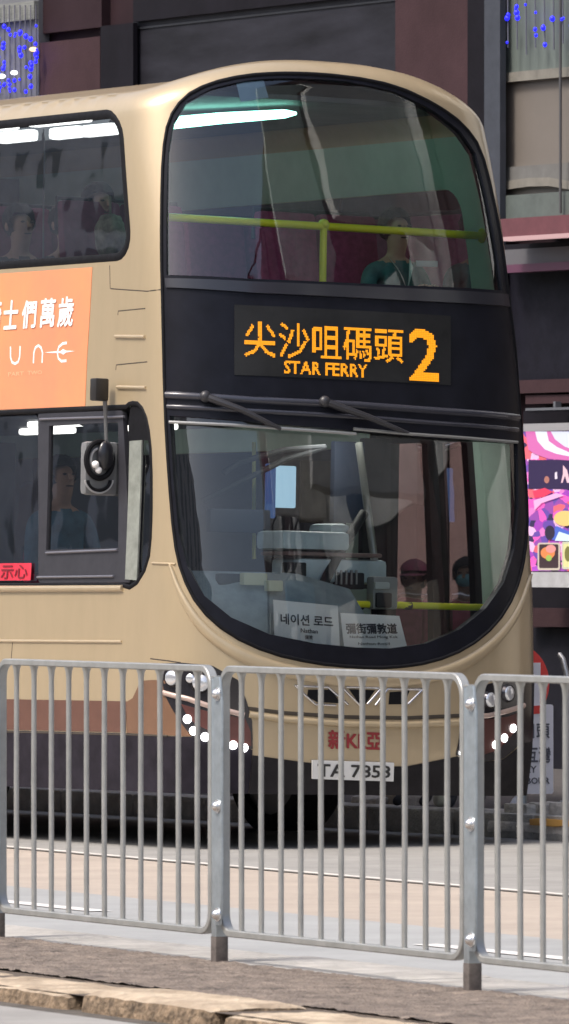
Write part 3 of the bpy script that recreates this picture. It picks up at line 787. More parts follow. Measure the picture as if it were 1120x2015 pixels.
# grab poles, and one pole standing in for a reflection
bar_('inner_pole', [at(500, 870, v=2.6), at(500, 1100, v=2.6)], .012, mat('pole_olive', (.42, .42, .16), .4))
bar_('inner_pole', [at(706, 872, v=1.1), at(742, 1140, v=.9)], .022, mat('pole_grey', (.30, .31, .29), .35, .4))  # pole put in to imitate a greyish reflection in the windscreen
bar_('inner_pole', [at(942, 930, v=1.0, ), at(940, 1190, v=1.0)], .018, MATS['pole_grey'])
bar_('cab_strut', [at(716, 1010, v=.9), at(672, 1080, v=.8), at(636, 1150, v=.7)], .03, DARKI)
bm = bmesh.new()
for k in range(2): tube(bm, [at(400 + 40 * k, 985 - 55 * k, v=1.4), at(470, 950 - 40 * k, v=1.4), at(560, 905 - 20 * k, v=1.4), at(640, 880, v=1.4)], .018, 8)
put('cab_tube', bm, mat('cab_tube_grey', (.03, .034, .04), .8), bus)
# dashboard shell
bm = bmesh.new()
def quad_strip(bm, rows):
    V = [[bm.verts.new(p) for p in r] for r in rows]
    for A, B in zip(V, V[1:]):
        for i in range(len(A) - 1): bm.faces.new((A[i], A[i + 1], B[i + 1], B[i]))
rows = []
for (v_, dy) in ((1.0, 0), (.62, 0), (.36, 70), (.28, 150)):
    r = []
    for k in range(15):
        a = -1.12 + 1.25 * k / 14; bow = .25 * (abs(a) / 1.15) ** 3
        z = {0: 1.47, 70: 1.42, 150: 1.0}[dy] - .0 if v_ < 1 else 1.62
        z = {1.0: 1.56, .62: 1.56, .36: 1.33, .28: .95}[v_] - (.22 * max(0, (a + .25)) ** 1.0 if a > -.25 else 0)
        r.append(Vector((a, v_ + bow, z)))
    rows.append(r)
quad_strip(bm, rows); bmesh.ops.recalc_face_normals(bm, faces=bm.faces)
dash = put('dashboard', bm, mat('dash_blue_grey', (.26, .32, .36), .55, var=.3, vscale=6), bus)
for (x0, y0, x1, y1, v_, m_) in ((428, 1128, 470, 1152, .62, DARKI), (476, 1127, 522, 1152, .5, mat('switch_cream', (.55, .56, .40), .5)), (524, 1142, 553, 1164, .45, mat('switch_pale', (.62, .66, .52), .5))):
    a_, b_ = at(x0, y0, v=v_), at(x1, y1, v=v_); bm = bmesh.new(); box(bm, (a_ + b_) / 2, (abs(b_.x - a_.x), .05, abs(a_.z - b_.z)), None, .008); put('switch_box', bm, m_, dash)
def screen_box(name, x0, y0, x1, y1, v_, m_, d=.04, parent=bus, bev=.01):
    a_, b_ = at(x0, y0, v=v_), at(x1, y1, v=v_); bm = bmesh.new(); box(bm, (a_ + b_) / 2, (abs(b_.x - a_.x), d, abs(a_.z - b_.z)), None, bev); return put(name, bm, m_, parent)
PALEC = mat('cab_pale_white', (.50, .60, .64), .5, var=.2, vscale=5)  # pale blocks filling a bluish-white area behind the windscreen
screen_box('cab_pale_block', 530, 1044, 662, 1085, .9, PALEC, .3, bev=.03)
screen_box('cab_pale_block', 628, 1030, 668, 1056, .96, PALEC, .25, bev=.035)
screen_box('cab_pale_block', 560, 1098, 735, 1150, .9, PALEC, .3, bev=.03)
screen_box('pale_block_trim', 540, 1085, 725, 1098, .88, mat('pale_block_trim_brown', (.22, .15, .14), .5), .3)
screen_box('cab_monitor', 560, 1106, 598, 1145, .7, DARKI, .06)
glw = screen_box('glow_panel', 541, 916, 580, 1000, 2.2, mat('glow_light_blue', (.40, .62, .80), .4, emit=.55), .03)  # glowing panel put in for a bright blue patch in the windscreen
screen_box('glow_panel_edge', 524, 912, 540, 1020, 2.2, mat('glow_side_blue', (.06, .14, .38), .4, emit=.3), .03, glw)  # deeper blue glowing edge of the added panel
screen_box('partition', 592, 905, 650, 1030, 2.4, mat('partition_brown', (.085, .07, .06), .6, var=.3), .03)
screen_box('cab_partition', 655, 868, 712, 1030, 1.6, mat('cab_navy', (.015, .025, .05), .6), .05)
screen_box('cab_partition', 712, 862, 778, 1160, 1.9, DARKI, .05)
screen_box('cab_partition', 410, 1000, 528, 1050, 1.9, MATS['cab_navy'], .05)
rd_ = screen_box('card_reader', 728, 1134, 776, 1200, .55, mat('reader_grey', (.28, .30, .30), .4), .08, bev=.018)
screen_box('reader_display', 737, 1145, 766, 1160, .50, mat('reader_pale', (.45, .5, .5), .4), .02, rd_)
screen_box('reader_slot', 740, 1166, 770, 1196, .50, DARKI, .02, rd_)
rk = screen_box('ticket_rack', 660, 1126, 712, 1160, .75, DARKI, .06)
for k in range(5): screen_box('slot_divider', 660 + k * 10, 1122, 663 + k * 10, 1150, .71, mat('rack_grey', (.3, .3, .3), .5), .01, rk, .001)
# ceiling light strips, upper deck
TUBE = mat('ceiling_tube_glow', (.34, 1.0, .78), .4, emit=4.5)
TUBE2 = mat('ceiling_lamp_white', (.92, .95, .9), .4, emit=2.0)
bm = bmesh.new(); pA, pB = at(576, 224, z=4.105), at(332, 243, z=4.075)
tube(bm, [at(582, 223, v=.95), at(560, 224, v=1.02), at(430, 233, v=1.5), at(328, 243, v=1.9)], [.012, .032, .042, .046], 12, flat=.8); put('ceiling_light', bm, TUBE, bus)
for x0, x1, y0, y1 in ((106, 160, 254, 277), (168, 228, 249, 272), (4, 66, 262, 290)):
    for_v = at((x0 + x1) / 2, y0, a=-.55).y
    a_, b_ = at(x0, y0, a=-.6), at(x1, y0 - 3, a=-.6)
    bm = bmesh.new(); box(bm, ((a_.x), (a_.y + b_.y) / 2, a_.z - .03), (.08, abs(a_.y - b_.y), .07), None, .02); put('ceiling_light', bm, TUBE2, bus)
SALOON_FILL = mat('saloon_fill', (1, .97, .9), .4, emit=2.6)  # extra strips added to brighten the inside of both decks
for v_ in (2.75, 3.6, 4.45, 5.3):
    bm = bmesh.new(); box(bm, (-.6, v_, 4.26), (.09, .62, .05), None, .015); put('ceiling_light', bm, SALOON_FILL, bus)
for a_, v_ in ((-.2, 3.4), (-.2, 4.6), (.45, 3.4), (.45, 4.6)):
    bm = bmesh.new(); box(bm, (a_, v_, 2.475), (.07, .6, .04), None, .015); put('ceiling_light', bm, SALOON_FILL, bus)  # unseen lower-deck strips, added for interior light
for a_, v_ in ((.45, 1.25),):
    bm = bmesh.new(); box(bm, (a_, v_, 2.48), (.16, .5, .03), None, .01); put('ceiling_light', bm, mat('cab_fill', (1, .97, .9), .4, emit=16), bus)  # unseen lamp added behind the mask to brighten the cab and door
# blue sticker
patch('screen_sticker', P2([(466, 160), (520, 152), (531, 190), (476, 199)]), mat('pale_blue_sticker', (.30, .42, .50), .6), bus, -.016)
# roof lining arch seen through the upper windscreen
screen_box('roof_hatch', 590, 235, 700, 285, 3.5, mat('hatch_brown', (.16, .12, .12), .6), .1)
# seats
def seat_pair(a, v, z, w=.86):
    root = empty('seat'); root.parent = bus; root.location = (a, v, z)
    bm = bmesh.new(); box(bm, (0, 0, .40), (w, .42, .10), None, .03); put('cushion', bm, SEATM, root)
    bm = bmesh.new()
    for s_ in (-1, 1): box(bm, (s_ * w / 4, 0, 0), (w / 2 - .02, .08, .66), Matrix.Translation((0, .22, .74)) @ Matrix.Rotation(R(-9), 4, 'X'), .035)
    put('backrest', bm, SEATM, root)
    bm = bmesh.new(); tube(bm, [(-w / 2, .27, .9), (-w / 2 + .02, .3, 1.08), (w / 2 - .02, .3, 1.08), (w / 2, .27, .9)], .012, 8); put('grab_handle', bm, DARKI, root)
    bm = bmesh.new(); box(bm, (0, 0, .18), (.08, .3, .35)); put('pedestal', bm, DARKI, root)
    return root
seats = [(a, v) for v in (1.65, 2.45, 3.3, 4.15, 5.0) for a in (-.68, .68)]
for a, v in seats: seat_pair(a, v, 2.66)
for a, v in ((.68, 3.4), (-.68, 4.2), (.68, 4.2), (-.68, 5.0), (.68, 5.0)): seat_pair(a, v, .39)
sd = seat_pair(-.70, 2.25, .62, .5)

# ---------------------------------------------------------------- people
SKIN = mat('skin', (.48, .28, .19), .6, var=.1, vscale=20)
HAIR = mat('black_hair', (.012, .010, .010), .6, var=.3, vscale=60, bump=.5, bscale=80)
def person(label, cat, loc, face, coat, legs=None, pose='sit', hair=HAIR, arms='lap', turn=0, mask=None, cap=None, look=12, coll=None, hscale=1.0):
    """one continuous skinned body; clothing regions by material, hair/cap as children. Local: +y is the way the figure faces."""
    root = empty('person', label=label, cat=cat)
    V = []; E = []; Rr = []
    def add(p, r, par=None, ry=None):
        V.append(Vector(p)); Rr.append((r, ry or r)); i = len(V) - 1
        if par is not None: E.append((par, i))
        return i
    hip = .48 if pose == 'sit' else .90
    pel = add((0, 0, hip), .15, None, .12)
    wa = add((0, .01, hip + .17), .13, pel, .105); ch = add((0, .01, hip + .36), .155, wa, .12); up = add((0, 0, hip + .49), .10, ch, .09)
    nk = add((0, .015, hip + .57), .05, up, .052)
    lk = R(look)
    jw = add((0, .035, hip + .64), .062, nk, .07); cr = add((0, .02 + .03 * math.sin(lk), hip + .735), .078, jw, .092); tp = add((0, .01, hip + .80), .05, cr, .06)
    for sx in (-1, 1):
        sh = add((sx * .175, 0, hip + .475), .058, up)
        if arms == 'phone':
            el = add((sx * .24, .06, hip + .22), .043, sh); wr = add((sx * .09, .27, hip + .30), .026, el)
            hd = (sx * .055, .325, hip + .335); fdir = Vector((-sx * .3, .6, .75))
        elif arms == 'face' and sx == 1:
            el = add((sx * .22, .16, hip + .25), .043, sh); wr = add((sx * .12, .15, hip + .50), .026, el)
            hd = (sx * .095, .13, hip + .56); fdir = Vector((-.3, -.1, 1))
        elif pose == 'sit':
            el = add((sx * .23, .05, hip + .21), .043, sh); wr = add((sx * .17, .27, hip + .14), .026, el)
            hd = (sx * .14, .33, hip + .13); fdir = Vector((-sx * .2, 1, -.25))
        else:
            el = add((sx * .23, .01, hip + .18), .042, sh); wr = add((sx * .24, .08, hip - .06), .026, el)
            hd = (sx * .24, .10, hip - .13); fdir = Vector((0, .2, -1))
        h = add(hd, .026, wr, .02); fdir.normalize(); side = Vector((1, 0, 0)) if abs(fdir.x) < .8 else Vector((0, 1, 0))
        for k, L in enumerate((.055, .068, .072, .062)):
            b = Vector(hd) + side * ((k - 1.5) * .019) + fdir * .03
            f1 = add(b, .0085, h); curl = Vector((0, .2, -.5)) if pose != 'stand' else Vector((0, .5, 0))
            f2 = add(b + fdir * L * .55, .008, f1); add(b + fdir * L * .9 + curl * .03, .007, f2)
        t1 = add(Vector(hd) - side * sx * .032, .010, h); add(Vector(hd) - side * sx * .045 + fdir * .035, .008, t1)
        if pose == 'sit':
            kn = add((sx * .12, .44, hip + .02), .062, pel); 
            an = add((sx * .12, .46, .08), .04, kn); add((sx * .12, .60, .03), .036, an)
        else:
            kn = add((sx * .10, .02, .48), .06, pel); an = add((sx * .10, -.01, .08), .04, kn); add((sx * .10, .13, .03), .036, an)
    me = bpy.data.meshes.new('body'); me.from_pydata([v[:] for v in V], E, [])
    o = bpy.data.objects.new('body', me); COL.objects.link(o)
    sk = o.modifiers.new('s', 'SKIN'); sb = o.modifiers.new('d', 'SUBSURF'); sb.levels = 2; sb.render_levels = 2
    for i, d in enumerate(me.skin_vertices[0].data): d.radius = Rr[i]; d.use_root = (i == 0)
    dg = bpy.context.evaluated_depsgraph_get(); m2 = bpy.data.meshes.new_from_object(o.evaluated_get(dg)); bpy.data.objects.remove(o)
    legm = mat('dark_trousers', (.02, .022, .03), .8)
    for x in (coat, SKIN, legs or legm): m2.materials.append(x)
    for p in m2.polygons:
        p.use_smooth = True; c = p.center
        hz = c.z - hip
        if hz > .535 and abs(c.x) < .12 and c.y < .13: p.material_index = 1
        elif hz < .04 and abs(c.x) < .22 and not (pose == 'sit' and c.y > .24 and hz > .08): p.material_index = 2
        else: p.material_index = 0
        # hands
        for q in [V[i] for i in range(len(V)) if Rr[i][0] < .0135 or Rr[i] == (.026, .02)]:
            if (c - q).length < .04: p.material_index = 1; break
    b = bpy.data.objects.new('body', m2); COL.objects.link(b); b.parent = root
    hc = Vector((0, .02, hip + .735))
    bm = bmesh.new(); tube(bm, [hc + Vector((0, .088, .015)), hc + Vector((0, .112, -.018)), hc + Vector((0, .09, -.03))], [.008, .015, .010], 8)
    for sx in (-1, 1): ell(bm, hc + Vector((sx * .086, -.005, -.01)), (.012, .02, .032), None, 8, 6)
    put('face_features', bm, SKIN, root)
    bm = bmesh.new()
    for sx in (-1, 1): ell(bm, hc + Vector((sx * .032, .088, .012)), (.015, .008, .007), None, 8, 6)
    box(bm, hc + Vector((0, .092, -.058)), (.045, .012, .008), None, .003)
    put('eyes_and_mouth', bm, mat('dark_features', (.05, .02, .02), .5), root)
    # hair: displaced shell over the skull
    bm = bmesh.new(); r = bmesh.ops.create_icosphere(bm, subdivisions=4, radius=1)
    for v in bm.verts:
        d = v.co.copy(); q = 1 + .10 * noise.noise(d * 5) + .04 * noise.noise(d * 14)
        v.co = hc + Vector((0, -.018, .022)) + Vector((d.x * .098 * q, d.y * .112 * q, d.z * .105 * q))
    dl = [v for v in bm.verts if (v.co.y - hc.y) > .045 and v.co.z - hc.z < .055]
    bmesh.ops.delete(bm, geom=dl, context='VERTS')
    put('hair', bm, hair, root)
    if cap:
        bm = bmesh.new(); bmesh.ops.create_icosphere(bm, subdivisions=3, radius=1)
        for v in bm.verts: v.co = hc + Vector((v.co.x * .112, v.co.y * .125 - .012, v.co.z * .118 + .035))
        bmesh.ops.delete(bm, geom=[v for v in bm.verts if v.co.z - hc.z < .035], context='VERTS')
        n = 14; A = [bm.verts.new(hc + Vector((.098 * math.cos(R(180 * k / n)), .105 * math.sin(R(180 * k / n)) - .005, .045))) for k in range(n + 1)]
        B = [bm.verts.new(hc + Vector((.088 * math.cos(R(180 * k / n)), .19 * math.sin(R(180 * k / n)), .03))) for k in range(n + 1)]
        for k in range(n): bm.faces.new((A[k], A[k + 1], B[k + 1], B[k]))
        put('cap', bm, cap, root)
    if mask:
        bm = bmesh.new(); ell(bm, hc + Vector((0, .062, -.04)), (.066, .055, .048)); put('face_mask', bm, mask, root)
    if coll:
        bm = bmesh.new()
        for sx in (-1, 1): 
            bm.faces.new([bm.verts.new(q) for q in (Vector((sx * .075, .05, hip + .565)), Vector((sx * .02, .125, hip + .44)), Vector((sx * .0, .142, hip + .36)), Vector((sx * .055, .12, hip + .50)))])
        put('collar', bm, coll, root, smooth=False)
    root.location = loc; root.rotation_euler = (0, 0, face)
    return root
def W(p): return BM @ p
fwd = TH + math.pi                                        # facing out of the bus front
def seated(label, px, py, v, headz_off, coat, **k):
    """place so that the crown of the head meets the photo pixel, at bus depth v"""
    c = at(px, py, v=v); wv = W(c)
    z = wv.z - (.48 + .83)
    return person(label, 'person', (wv.x, wv.y, z), k.pop('face', fwd), coat, **k)
TEAL = mat('teal_jacket', (.05, .16, .16), .8, var=.3, vscale=15)
p1 = seated('upper-deck passenger in a teal jacket with white collar, head bent over a phone', 776, 418, 1.42, 0, TEAL, arms='phone', coll=mat('white_collar', (.7, .75, .72), .7), look=30)
wl = W(at(840, 519, v=1.02))
bm = bmesh.new(); box(bm, (0, 0, 0), (.15, .012, .035), Matrix.Rotation(TH, 4, 'Z'), .004)
ph = put('mobile_phone', bm, mat('phone_pale', (.62, .64, .66), .3)); ph.location = wl
tag(ph, 'pale mobile phone held by the upper-deck passenger in teal', 'phone')
p2 = seated('lower-deck bus driver in a blue shirt behind the side cab window', 118, 905, 2.10, 0, mat('driver_blue_shirt', (.05, .17, .26), .7, var=.4, vscale=12))
def side_seated(label, px, py, a_, coat, **k):
    c = at(px, py, a=a_); wv = W(c); return person(label, 'person', (wv.x, wv.y, wv.z - 1.31), k.pop('face', fwd), coat, **k)
side_seated('upper-deck passenger in dark clothes at the far left side window', 36, 410, -.95, mat('dark_olive_coat', (.03, .03, .022), .8))
side_seated('upper-deck passenger in a navy coat leaning behind the second side window', 128, 408, -.85, mat('navy_coat', (.015, .02, .04), .8))
side_seated('upper-deck passenger in magenta at the front of the side window', 192, 368, -.80, mat('magenta_top', (.42, .06, .19), .8, var=.2))
# patterned bag beside her
bgc = W(at(217, 462, a=-.95)); bm = bmesh.new(); bmesh.ops.create_icosphere(bm, subdivisions=4, radius=1)
for v in bm.verts:
    d = v.co.copy(); v.co = Vector((d.x * .09, d.y * .13, d.z * .16 * (1 - .25 * max(0, d.z)))) * (1 + .12 * noise.noise(d * 3))
tube(bm, [(0, -.06, .12), (0, -.04, .22), (0, .04, .22), (0, .06, .12)], .007, 6)
bag = put('shoulder_bag', bm, mat('cream_patterned_cloth', (.40, .37, .27), .8, var=.75, vscale=11)); bag.location = bgc
tag(bag, 'cream patterned cloth bag behind the front end of the upper side window', 'bag')
# two people waiting on the pavement, seen through the windscreen and door
PZ = .14
def waiting(label, px, a_, v_, coat, **k):
    wv = W(Vector((a_, v_, 0))); return person(label, 'person', (wv.x, wv.y, PZ), k.pop('face', R(150)), coat, pose='stand', **k)
def find_v(px, a_):
    return at(px, 1150, a=a_).y
PK = mat('pink_patterned_cap', (.85, .12, .30), .7, var=.7, vscale=14, col2=(.75, .45, .45))
s_ = waiting('person in a pink patterned cap waiting on the pavement, seen through the windscreen', 824, 1.62, find_v(824, 1.62), mat('dark_plum_coat', (.05, .02, .04), .8), cap=PK, face=R(160)); s_.scale = (.84,) * 3
s_ = waiting('person in a pale blue face mask waiting on the pavement behind the bus door', 926, 1.75, find_v(926, 1.75), mat('pinkish_shirt', (.35, .17, .17), .8), mask=mat('blue_mask', (.20, .50, .62), .7), face=R(170)); s_.scale = (.86,) * 3

# paper signs inside the windscreen
def card(label, quad, v_, lines, name='paper_sign'):
    q = [at(x, y, v=v_ + (0 if i < 2 else -.0)) for i, (x, y) in enumerate(quad)]
    q = [W(p) for p in q]
    X = (q[1] - q[0]); Yv = (q[0] - q[3]); o = q[3]
    bm = bmesh.new(); n = X.cross(Yv).normalized() * .003
    f = [bm.verts.new(p - n) for p in (q[3], q[2], q[1], q[0])]; b = [bm.verts.new(p) for p in (q[3], q[2], q[1], q[0])]
    bm.faces.new(b); bm.faces.new(f[::-1])
    for i in range(4): bm.faces.new((f[i], f[(i + 1) % 4], b[(i + 1) % 4], b[i]))
    bmesh.ops.recalc_face_normals(bm, faces=bm.faces)
    c = put(name, bm, mat('white_card', (.93, .94, .95), .6), smooth=False); tag(c, label, 'sign', 'destination cards on the dashboard')
    Xb = (q[2] - q[3])
    M4 = Matrix(((Xb.x, Yv.x, n.x, o.x), (Xb.y, Yv.y, n.y, o.y), (Xb.z, Yv.z, n.z, o.z), (0, 0, 0, 1)))
    for txt, x0, y0, wd, ht, bold in lines:
        plane_text('lettering', txt, M4 @ Matrix.Translation((0, 0, 1.2)), x0, y0, wd, ht, mat('card_ink', (.04, .045, .06), .6), c, bold, .04)
    return c
card('white card with large Korean lettering standing in the windscreen', [(538, 1180), (665, 1192), (669, 1272), (541, 1264)], .27,
     [('네이션 로드', .10, .44, .80, .25, .02), ('Nathan', .40, .27, .26, .10, .01), ('彌敦', .46, .12, .12, .10, .01)])
card('white card with black Chinese lettering, right of the Korean card', [(670, 1206), (786, 1212), (802, 1276), (678, 1276)], .27,
     [('彌街彌敦道', .06, .42, .80, .28, .03), ('Nathan Road Mong Kok', .10, .27, .76, .09, .01), ('Nathan Road', .22, .10, .5, .07, .0)])

# ---------------------------------------------------------------- far pavement, kerb, rubble
FM = Matrix.Translation(W(Vector((1.42, 0, 0))) * Vector((1, 1, 0)) if False else Vector((W(Vector((1.42, 0, 0))).x, W(Vector((1.42, 0, 0))).y, 0))) @ Matrix.Rotation(R(31.5), 4, 'Z')
# FM local: x away from the road, y back along the street (away from camera), origin at the kerb beside the bus nose
def fblock(name, x0, x1, y0, y1, z0, z1, m, parent=None, bev=0, smooth=False):
    bm = bmesh.new(); box(bm, ((x0 + x1) / 2, (y0 + y1) / 2, (z0 + z1) / 2), (x1 - x0, y1 - y0, z1 - z0), FM, bev)
    return put(name, bm, m, parent, smooth=smooth or bev > 0)
PAVE = mat('far_pavement', (.065, .06, .06), .9, var=.3, vscale=3, bump=.4)
tag(fblock('far_pavement', .30, 5.6, -45, 60, 0, .135, PAVE), kind='structure')
bm = bmesh.new(); y = -45; rnd = random.Random(4)
while y < 60:
    L = .95 + rnd.uniform(-.1, .1); box(bm, (.15, y + L / 2, .066), (.29, L - .012, .15), FM, .015); y += L
tag(put('far_kerb', bm, mat('grey_granite', (.45, .44, .42), .85, var=.4, vscale=6, bump=.6)), kind='structure')
SLAB = mat('rubble_stone', (.55, .53, .50), .9, var=.45, vscale=9, bump=.8, bscale=30)
SLABL = mat('rubble_stone_pale', (.76, .73, .69), .9, var=.4, vscale=8, bump=.8, bscale=30)
def Fq(px, py, x):                                       # pixel -> FM local on plane x=
    I = FM.inverted(); o = I @ Vector((0, 0, EYE)); d = I.to_3x3() @ Vector(((px - CX) / F, 1, -(py - HZ) / F)); return o + d * ((x - o.x) / d.x)
def slabthing(label, x0, x1, y0, y1, xx, th, m, rot=0, group='stone slabs and blocks lying on the far kerb', name='stone_slab', cat='stone slab', grey=None):
    a_, b_ = Fq(x0, (y0 + y1) / 2, xx), Fq(x1, (y0 + y1) / 2, xx)
    zt = Fq((x0 + x1) / 2, y0, xx).z; zb = Fq((x0 + x1) / 2, y1, xx).z
    L = abs(b_.y - a_.y); c = Vector((xx + th / 2, (a_.y + b_.y) / 2, (zt + zb) / 2))
    bm = bmesh.new(); box(bm, (0, 0, 0), (th, L, max(.04, zt - zb)), None, min(.02, (zt - zb) * .25))
    bmesh.ops.subdivide_edges(bm, edges=bm.edges[:], cuts=3, use_grid_fill=True)
    for v in bm.verts: v.co += Vector([noise.noise(v.co * 7 + Vector((x0, 0, k * 9))) for k in range(3)]) * .018
    o = put(name, bm, m); o.matrix_world = FM @ Matrix.Translation(c) @ Matrix.Rotation(rot, 4, 'Z')
    return tag(o, label, cat, group)
slabthing('long grey stone slab under the left half of the bus', 80, 500, 1582, 1600, .30, .5, SLABL)
slabthing('pale stone ledge low under the left half of the bus', 60, 505, 1606, 1618, .12, .35, SLAB)
slabthing('flat grey slab on the kerb below the licence plate', 684, 770, 1602, 1622, .05, .4, SLABL)
slabthing('dark rounded stone lump on the slab right of the licence plate', 688, 738, 1568, 1596, .25, .25, SLAB)
slabthing('tallest dark stone block behind the slabs right of the plate', 745, 795, 1560, 1600, .35, .3, SLAB)
slabthing('long pale plank-like slab below the tall dark block', 690, 830, 1616, 1634, .02, .25, SLABL)
slabthing('wide grey block between two railing bars left of the right-hand post', 822, 920, 1592, 1626, .02, .35, SLAB)
slabthing('square grey block just left of the stop sign foot', 990, 1034, 1582, 1612, .08, .3, SLAB)
slabthing('dark grey block under the stop sign panel', 1036, 1074, 1580, 1614, .15, .3, SLAB)
slabthing('grey block at the right edge beside the stop sign', 1078, 1135, 1580, 1612, .12, .3, SLABL)
slabthing('long flat slab lying along the kerb below the stop sign', 960, 1140, 1618, 1640, .0, .25, SLABL)
o = slabthing('thin orange strip lying on the slab under the stop sign', 1040, 1130, 1617, 1622, -.03, .03, mat('orange_plastic', (.75, .42, .12), .5), group=None, name='plastic_strip', cat='plastic strip')
bm = bmesh.new(); c = Fq(868, 1573, .35); Q = FM @ Matrix.Translation(c)
ell(bm, (0, 0, 0), (.05, .05, .055)); o = put('water_jug', bm, mat('milky_plastic', (.62, .62, .52), .5)); o.matrix_world = Q
bm = bmesh.new(); tube(bm, [(0, 0, .05), (0, 0, .075)], .018, 8); put('cap', bm, mat('jug_cap', (.3, .3, .3), .5), o)
tag(o, 'small milky plastic jug standing on the far kerb behind a railing bar', 'jug')

# bus-stop sign: red disc above a white lettered panel
def Fx(px, py, x): return FM @ Fq(px, py, x)
st = empty('stop_sign', label='red and white stop sign with a lettered white panel, half hidden behind the bus nose', cat='sign')
sx_ = .75
base = Fx(1040, 1600, sx_); st.location = (base.x, base.y, .135)
def face_M(px, py, dist):                                # plane square to the road, facing the camera side, at that point
    p = Vector(((px - CX) / F * dist, dist, EYE - (py - HZ) / F * dist)); return Matrix.Translation(p) @ Matrix.Rotation(R(8), 4, 'Z') @ Matrix.Rotation(R(90), 4, 'X')
DD = base.y; sc = DD / F; IS = Matrix.Translation(st.location).inverted()
def rel(px, py, dz=0): 
    return IS @ (face_M(1040, 1400, DD) @ Vector(((px - 1040) * sc, (1400 - py) * sc, dz)))
def prism(name, pts, z0, z1, m, parent):
    bm = bmesh.new(); f = [bm.verts.new(rel(x, y, z1)) for x, y in pts]; b = [bm.verts.new(rel(x, y, z0)) for x, y in pts]
    bm.faces.new(f); bm.faces.new(b[::-1])
    for i in range(len(pts)): bm.faces.new((f[i], b[i], b[(i + 1) % len(pts)], f[(i + 1) % len(pts)]))
    bmesh.ops.recalc_face_normals(bm, faces=bm.faces)
    return put(name, bm, m, parent, smooth=False)
RED = mat('sign_red', (.85, .05, .04), .4); SW = mat('sign_white', (.90, .88, .93), .45, var=.05)
dsc = prism('red_disc', [(1012 + 70 * math.cos(R(k * 9)) * .98, 1345 + 78 * math.sin(R(k * 9))) for k in range(40)], 0, .02, RED, st)
prism('white_emblem', [(1043, 1304), (1063, 1304), (1062, 1390), (1040, 1390), (1044, 1360), (1046, 1340)], .02, .024, SW, st)
prism('white_emblem', [(960, 1304), (1036, 1304), (1036, 1390), (960, 1390)], .02, .024, SW, st)
pnl = prism('panel', [(x, y) for x, y in rrect(985, 1386, 1088, 1562, 5)], .021, .03, SW, st)
prism('red_band', [(1030, 1390), (1063, 1388), (1063, 1404), (1030, 1406)], .03, .033, RED, st)
Mt = IS @ face_M(1040, 1400, DD) @ Matrix.Translation((0, 0, .034))
INK = mat('sign_ink', (.12, .12, .15), .6)
def st_text(t, x0, y0, x1, y1, b=.01): plane_text('lettering', t, Mt, (x0 - 1040) * sc, (1400 - y1) * sc, (x1 - x0) * sc, (y1 - y0) * sc, INK, pnl, b)
st_text('碼目頭', 1000, 1424, 1080, 1452, .02); st_text('互灣', 1034, 1470, 1082, 1500, .02); st_text('FERRY', 1002, 1507, 1054, 1520, .02); st_text('HARBOUR', 1000, 1530, 1080, 1542, .02)
bm = bmesh.new(); tube(bm, [rel(1030, 1540, -.015), rel(1030, 1600, -.015) , Vector((rel(1030, 1600).x, rel(1030, 1600).y, 0))], .025, 10); put('pole', bm, GALV, st)
prism('foot_plate', [(1000, 1588), (1008, 1572), (1014, 1566), (1014, 1558), (1024, 1548), (1024, 1562), (1010, 1594)], .0, .018, SW, st)

# curved grey handrail behind
hr = empty('handrail', label='grey bent-top handrail post at the right edge behind the stop sign', cat='handrail')
h0 = Fx(1118, 1560, 1.5); bm = bmesh.new()
tube(bm, [Fx(1101, 1288, 1.5), Fx(1108, 1298, 1.5), Fx(1115, 1325, 1.5), Fx(1118, 1370, 1.5), Vector((h0.x, h0.y, .135))], .018, 10)
o = put('rail_tube', bm, mat('brushed_rail', (.45, .46, .48), .35, .7), hr)
hr.location = (0, 0, 0)
bm = bmesh.new(); bmesh.ops.create_cone(bm, cap_ends=True, segments=16, radius1=.05, radius2=.05, depth=.01, matrix=Matrix.Translation((h0.x, h0.y, .142))); put('base_plate', bm, GALV, hr)

# ---------------------------------------------------------------- building behind
XF = 5.6                                                  # facade plane, metres from the far kerb
TILE = mat('maroon_tile', (.050, .027, .031), .6, spec=.15, var=.25, vscale=1.5, bump=.1)
TILE2 = mat('dark_plum_tile', (.030, .017, .021), .6, spec=.12, var=.3, vscale=1.2)
BLK = mat('black_cladding', (.010, .009, .013), .6, spec=.12, var=.3, vscale=2)
DGL = mat('dark_shop_glass', (.020, .020, .027), .5, spec=.2, var=.6, vscale=1.0, stretch=(1, 1, 5))
SILV = mat('grey_pilaster', (.055, .062, .078), .55, .1, spec=.2, var=.15)
bld = empty('building', label='dark maroon tiled building with black columns rising behind the bus', cat='building')
def Z(py, px=560): return Fq(px, py, XF).z
def Yp(px, x=XF): return Fq(px, 1080, x).y
def fac(name, px0, px1, py0, py1, out, m, parent=bld, y0=None, y1=None, bev=0, depth=.1):
    """box on the facade: photo columns/rows -> metres along the wall; out = how far it stands proud"""
    a_ = Yp(px1, XF - out) if y1 is None else y1; b_ = Yp(px0, XF - out) if y0 is None else y0
    mid = (max(-50, px0) + min(1200, px1)) / 2
    zt, zb = Fq(mid, py0, XF - out).z, Fq(mid, py1, XF - out).z
    return fblock(name, XF - out, XF - out + depth, min(a_, b_), max(a_, b_), zb, zt, m, parent, bev)
fblock('wall', XF + .02, XF + .5, -45, 60, 0, 15, TILE2, bld)
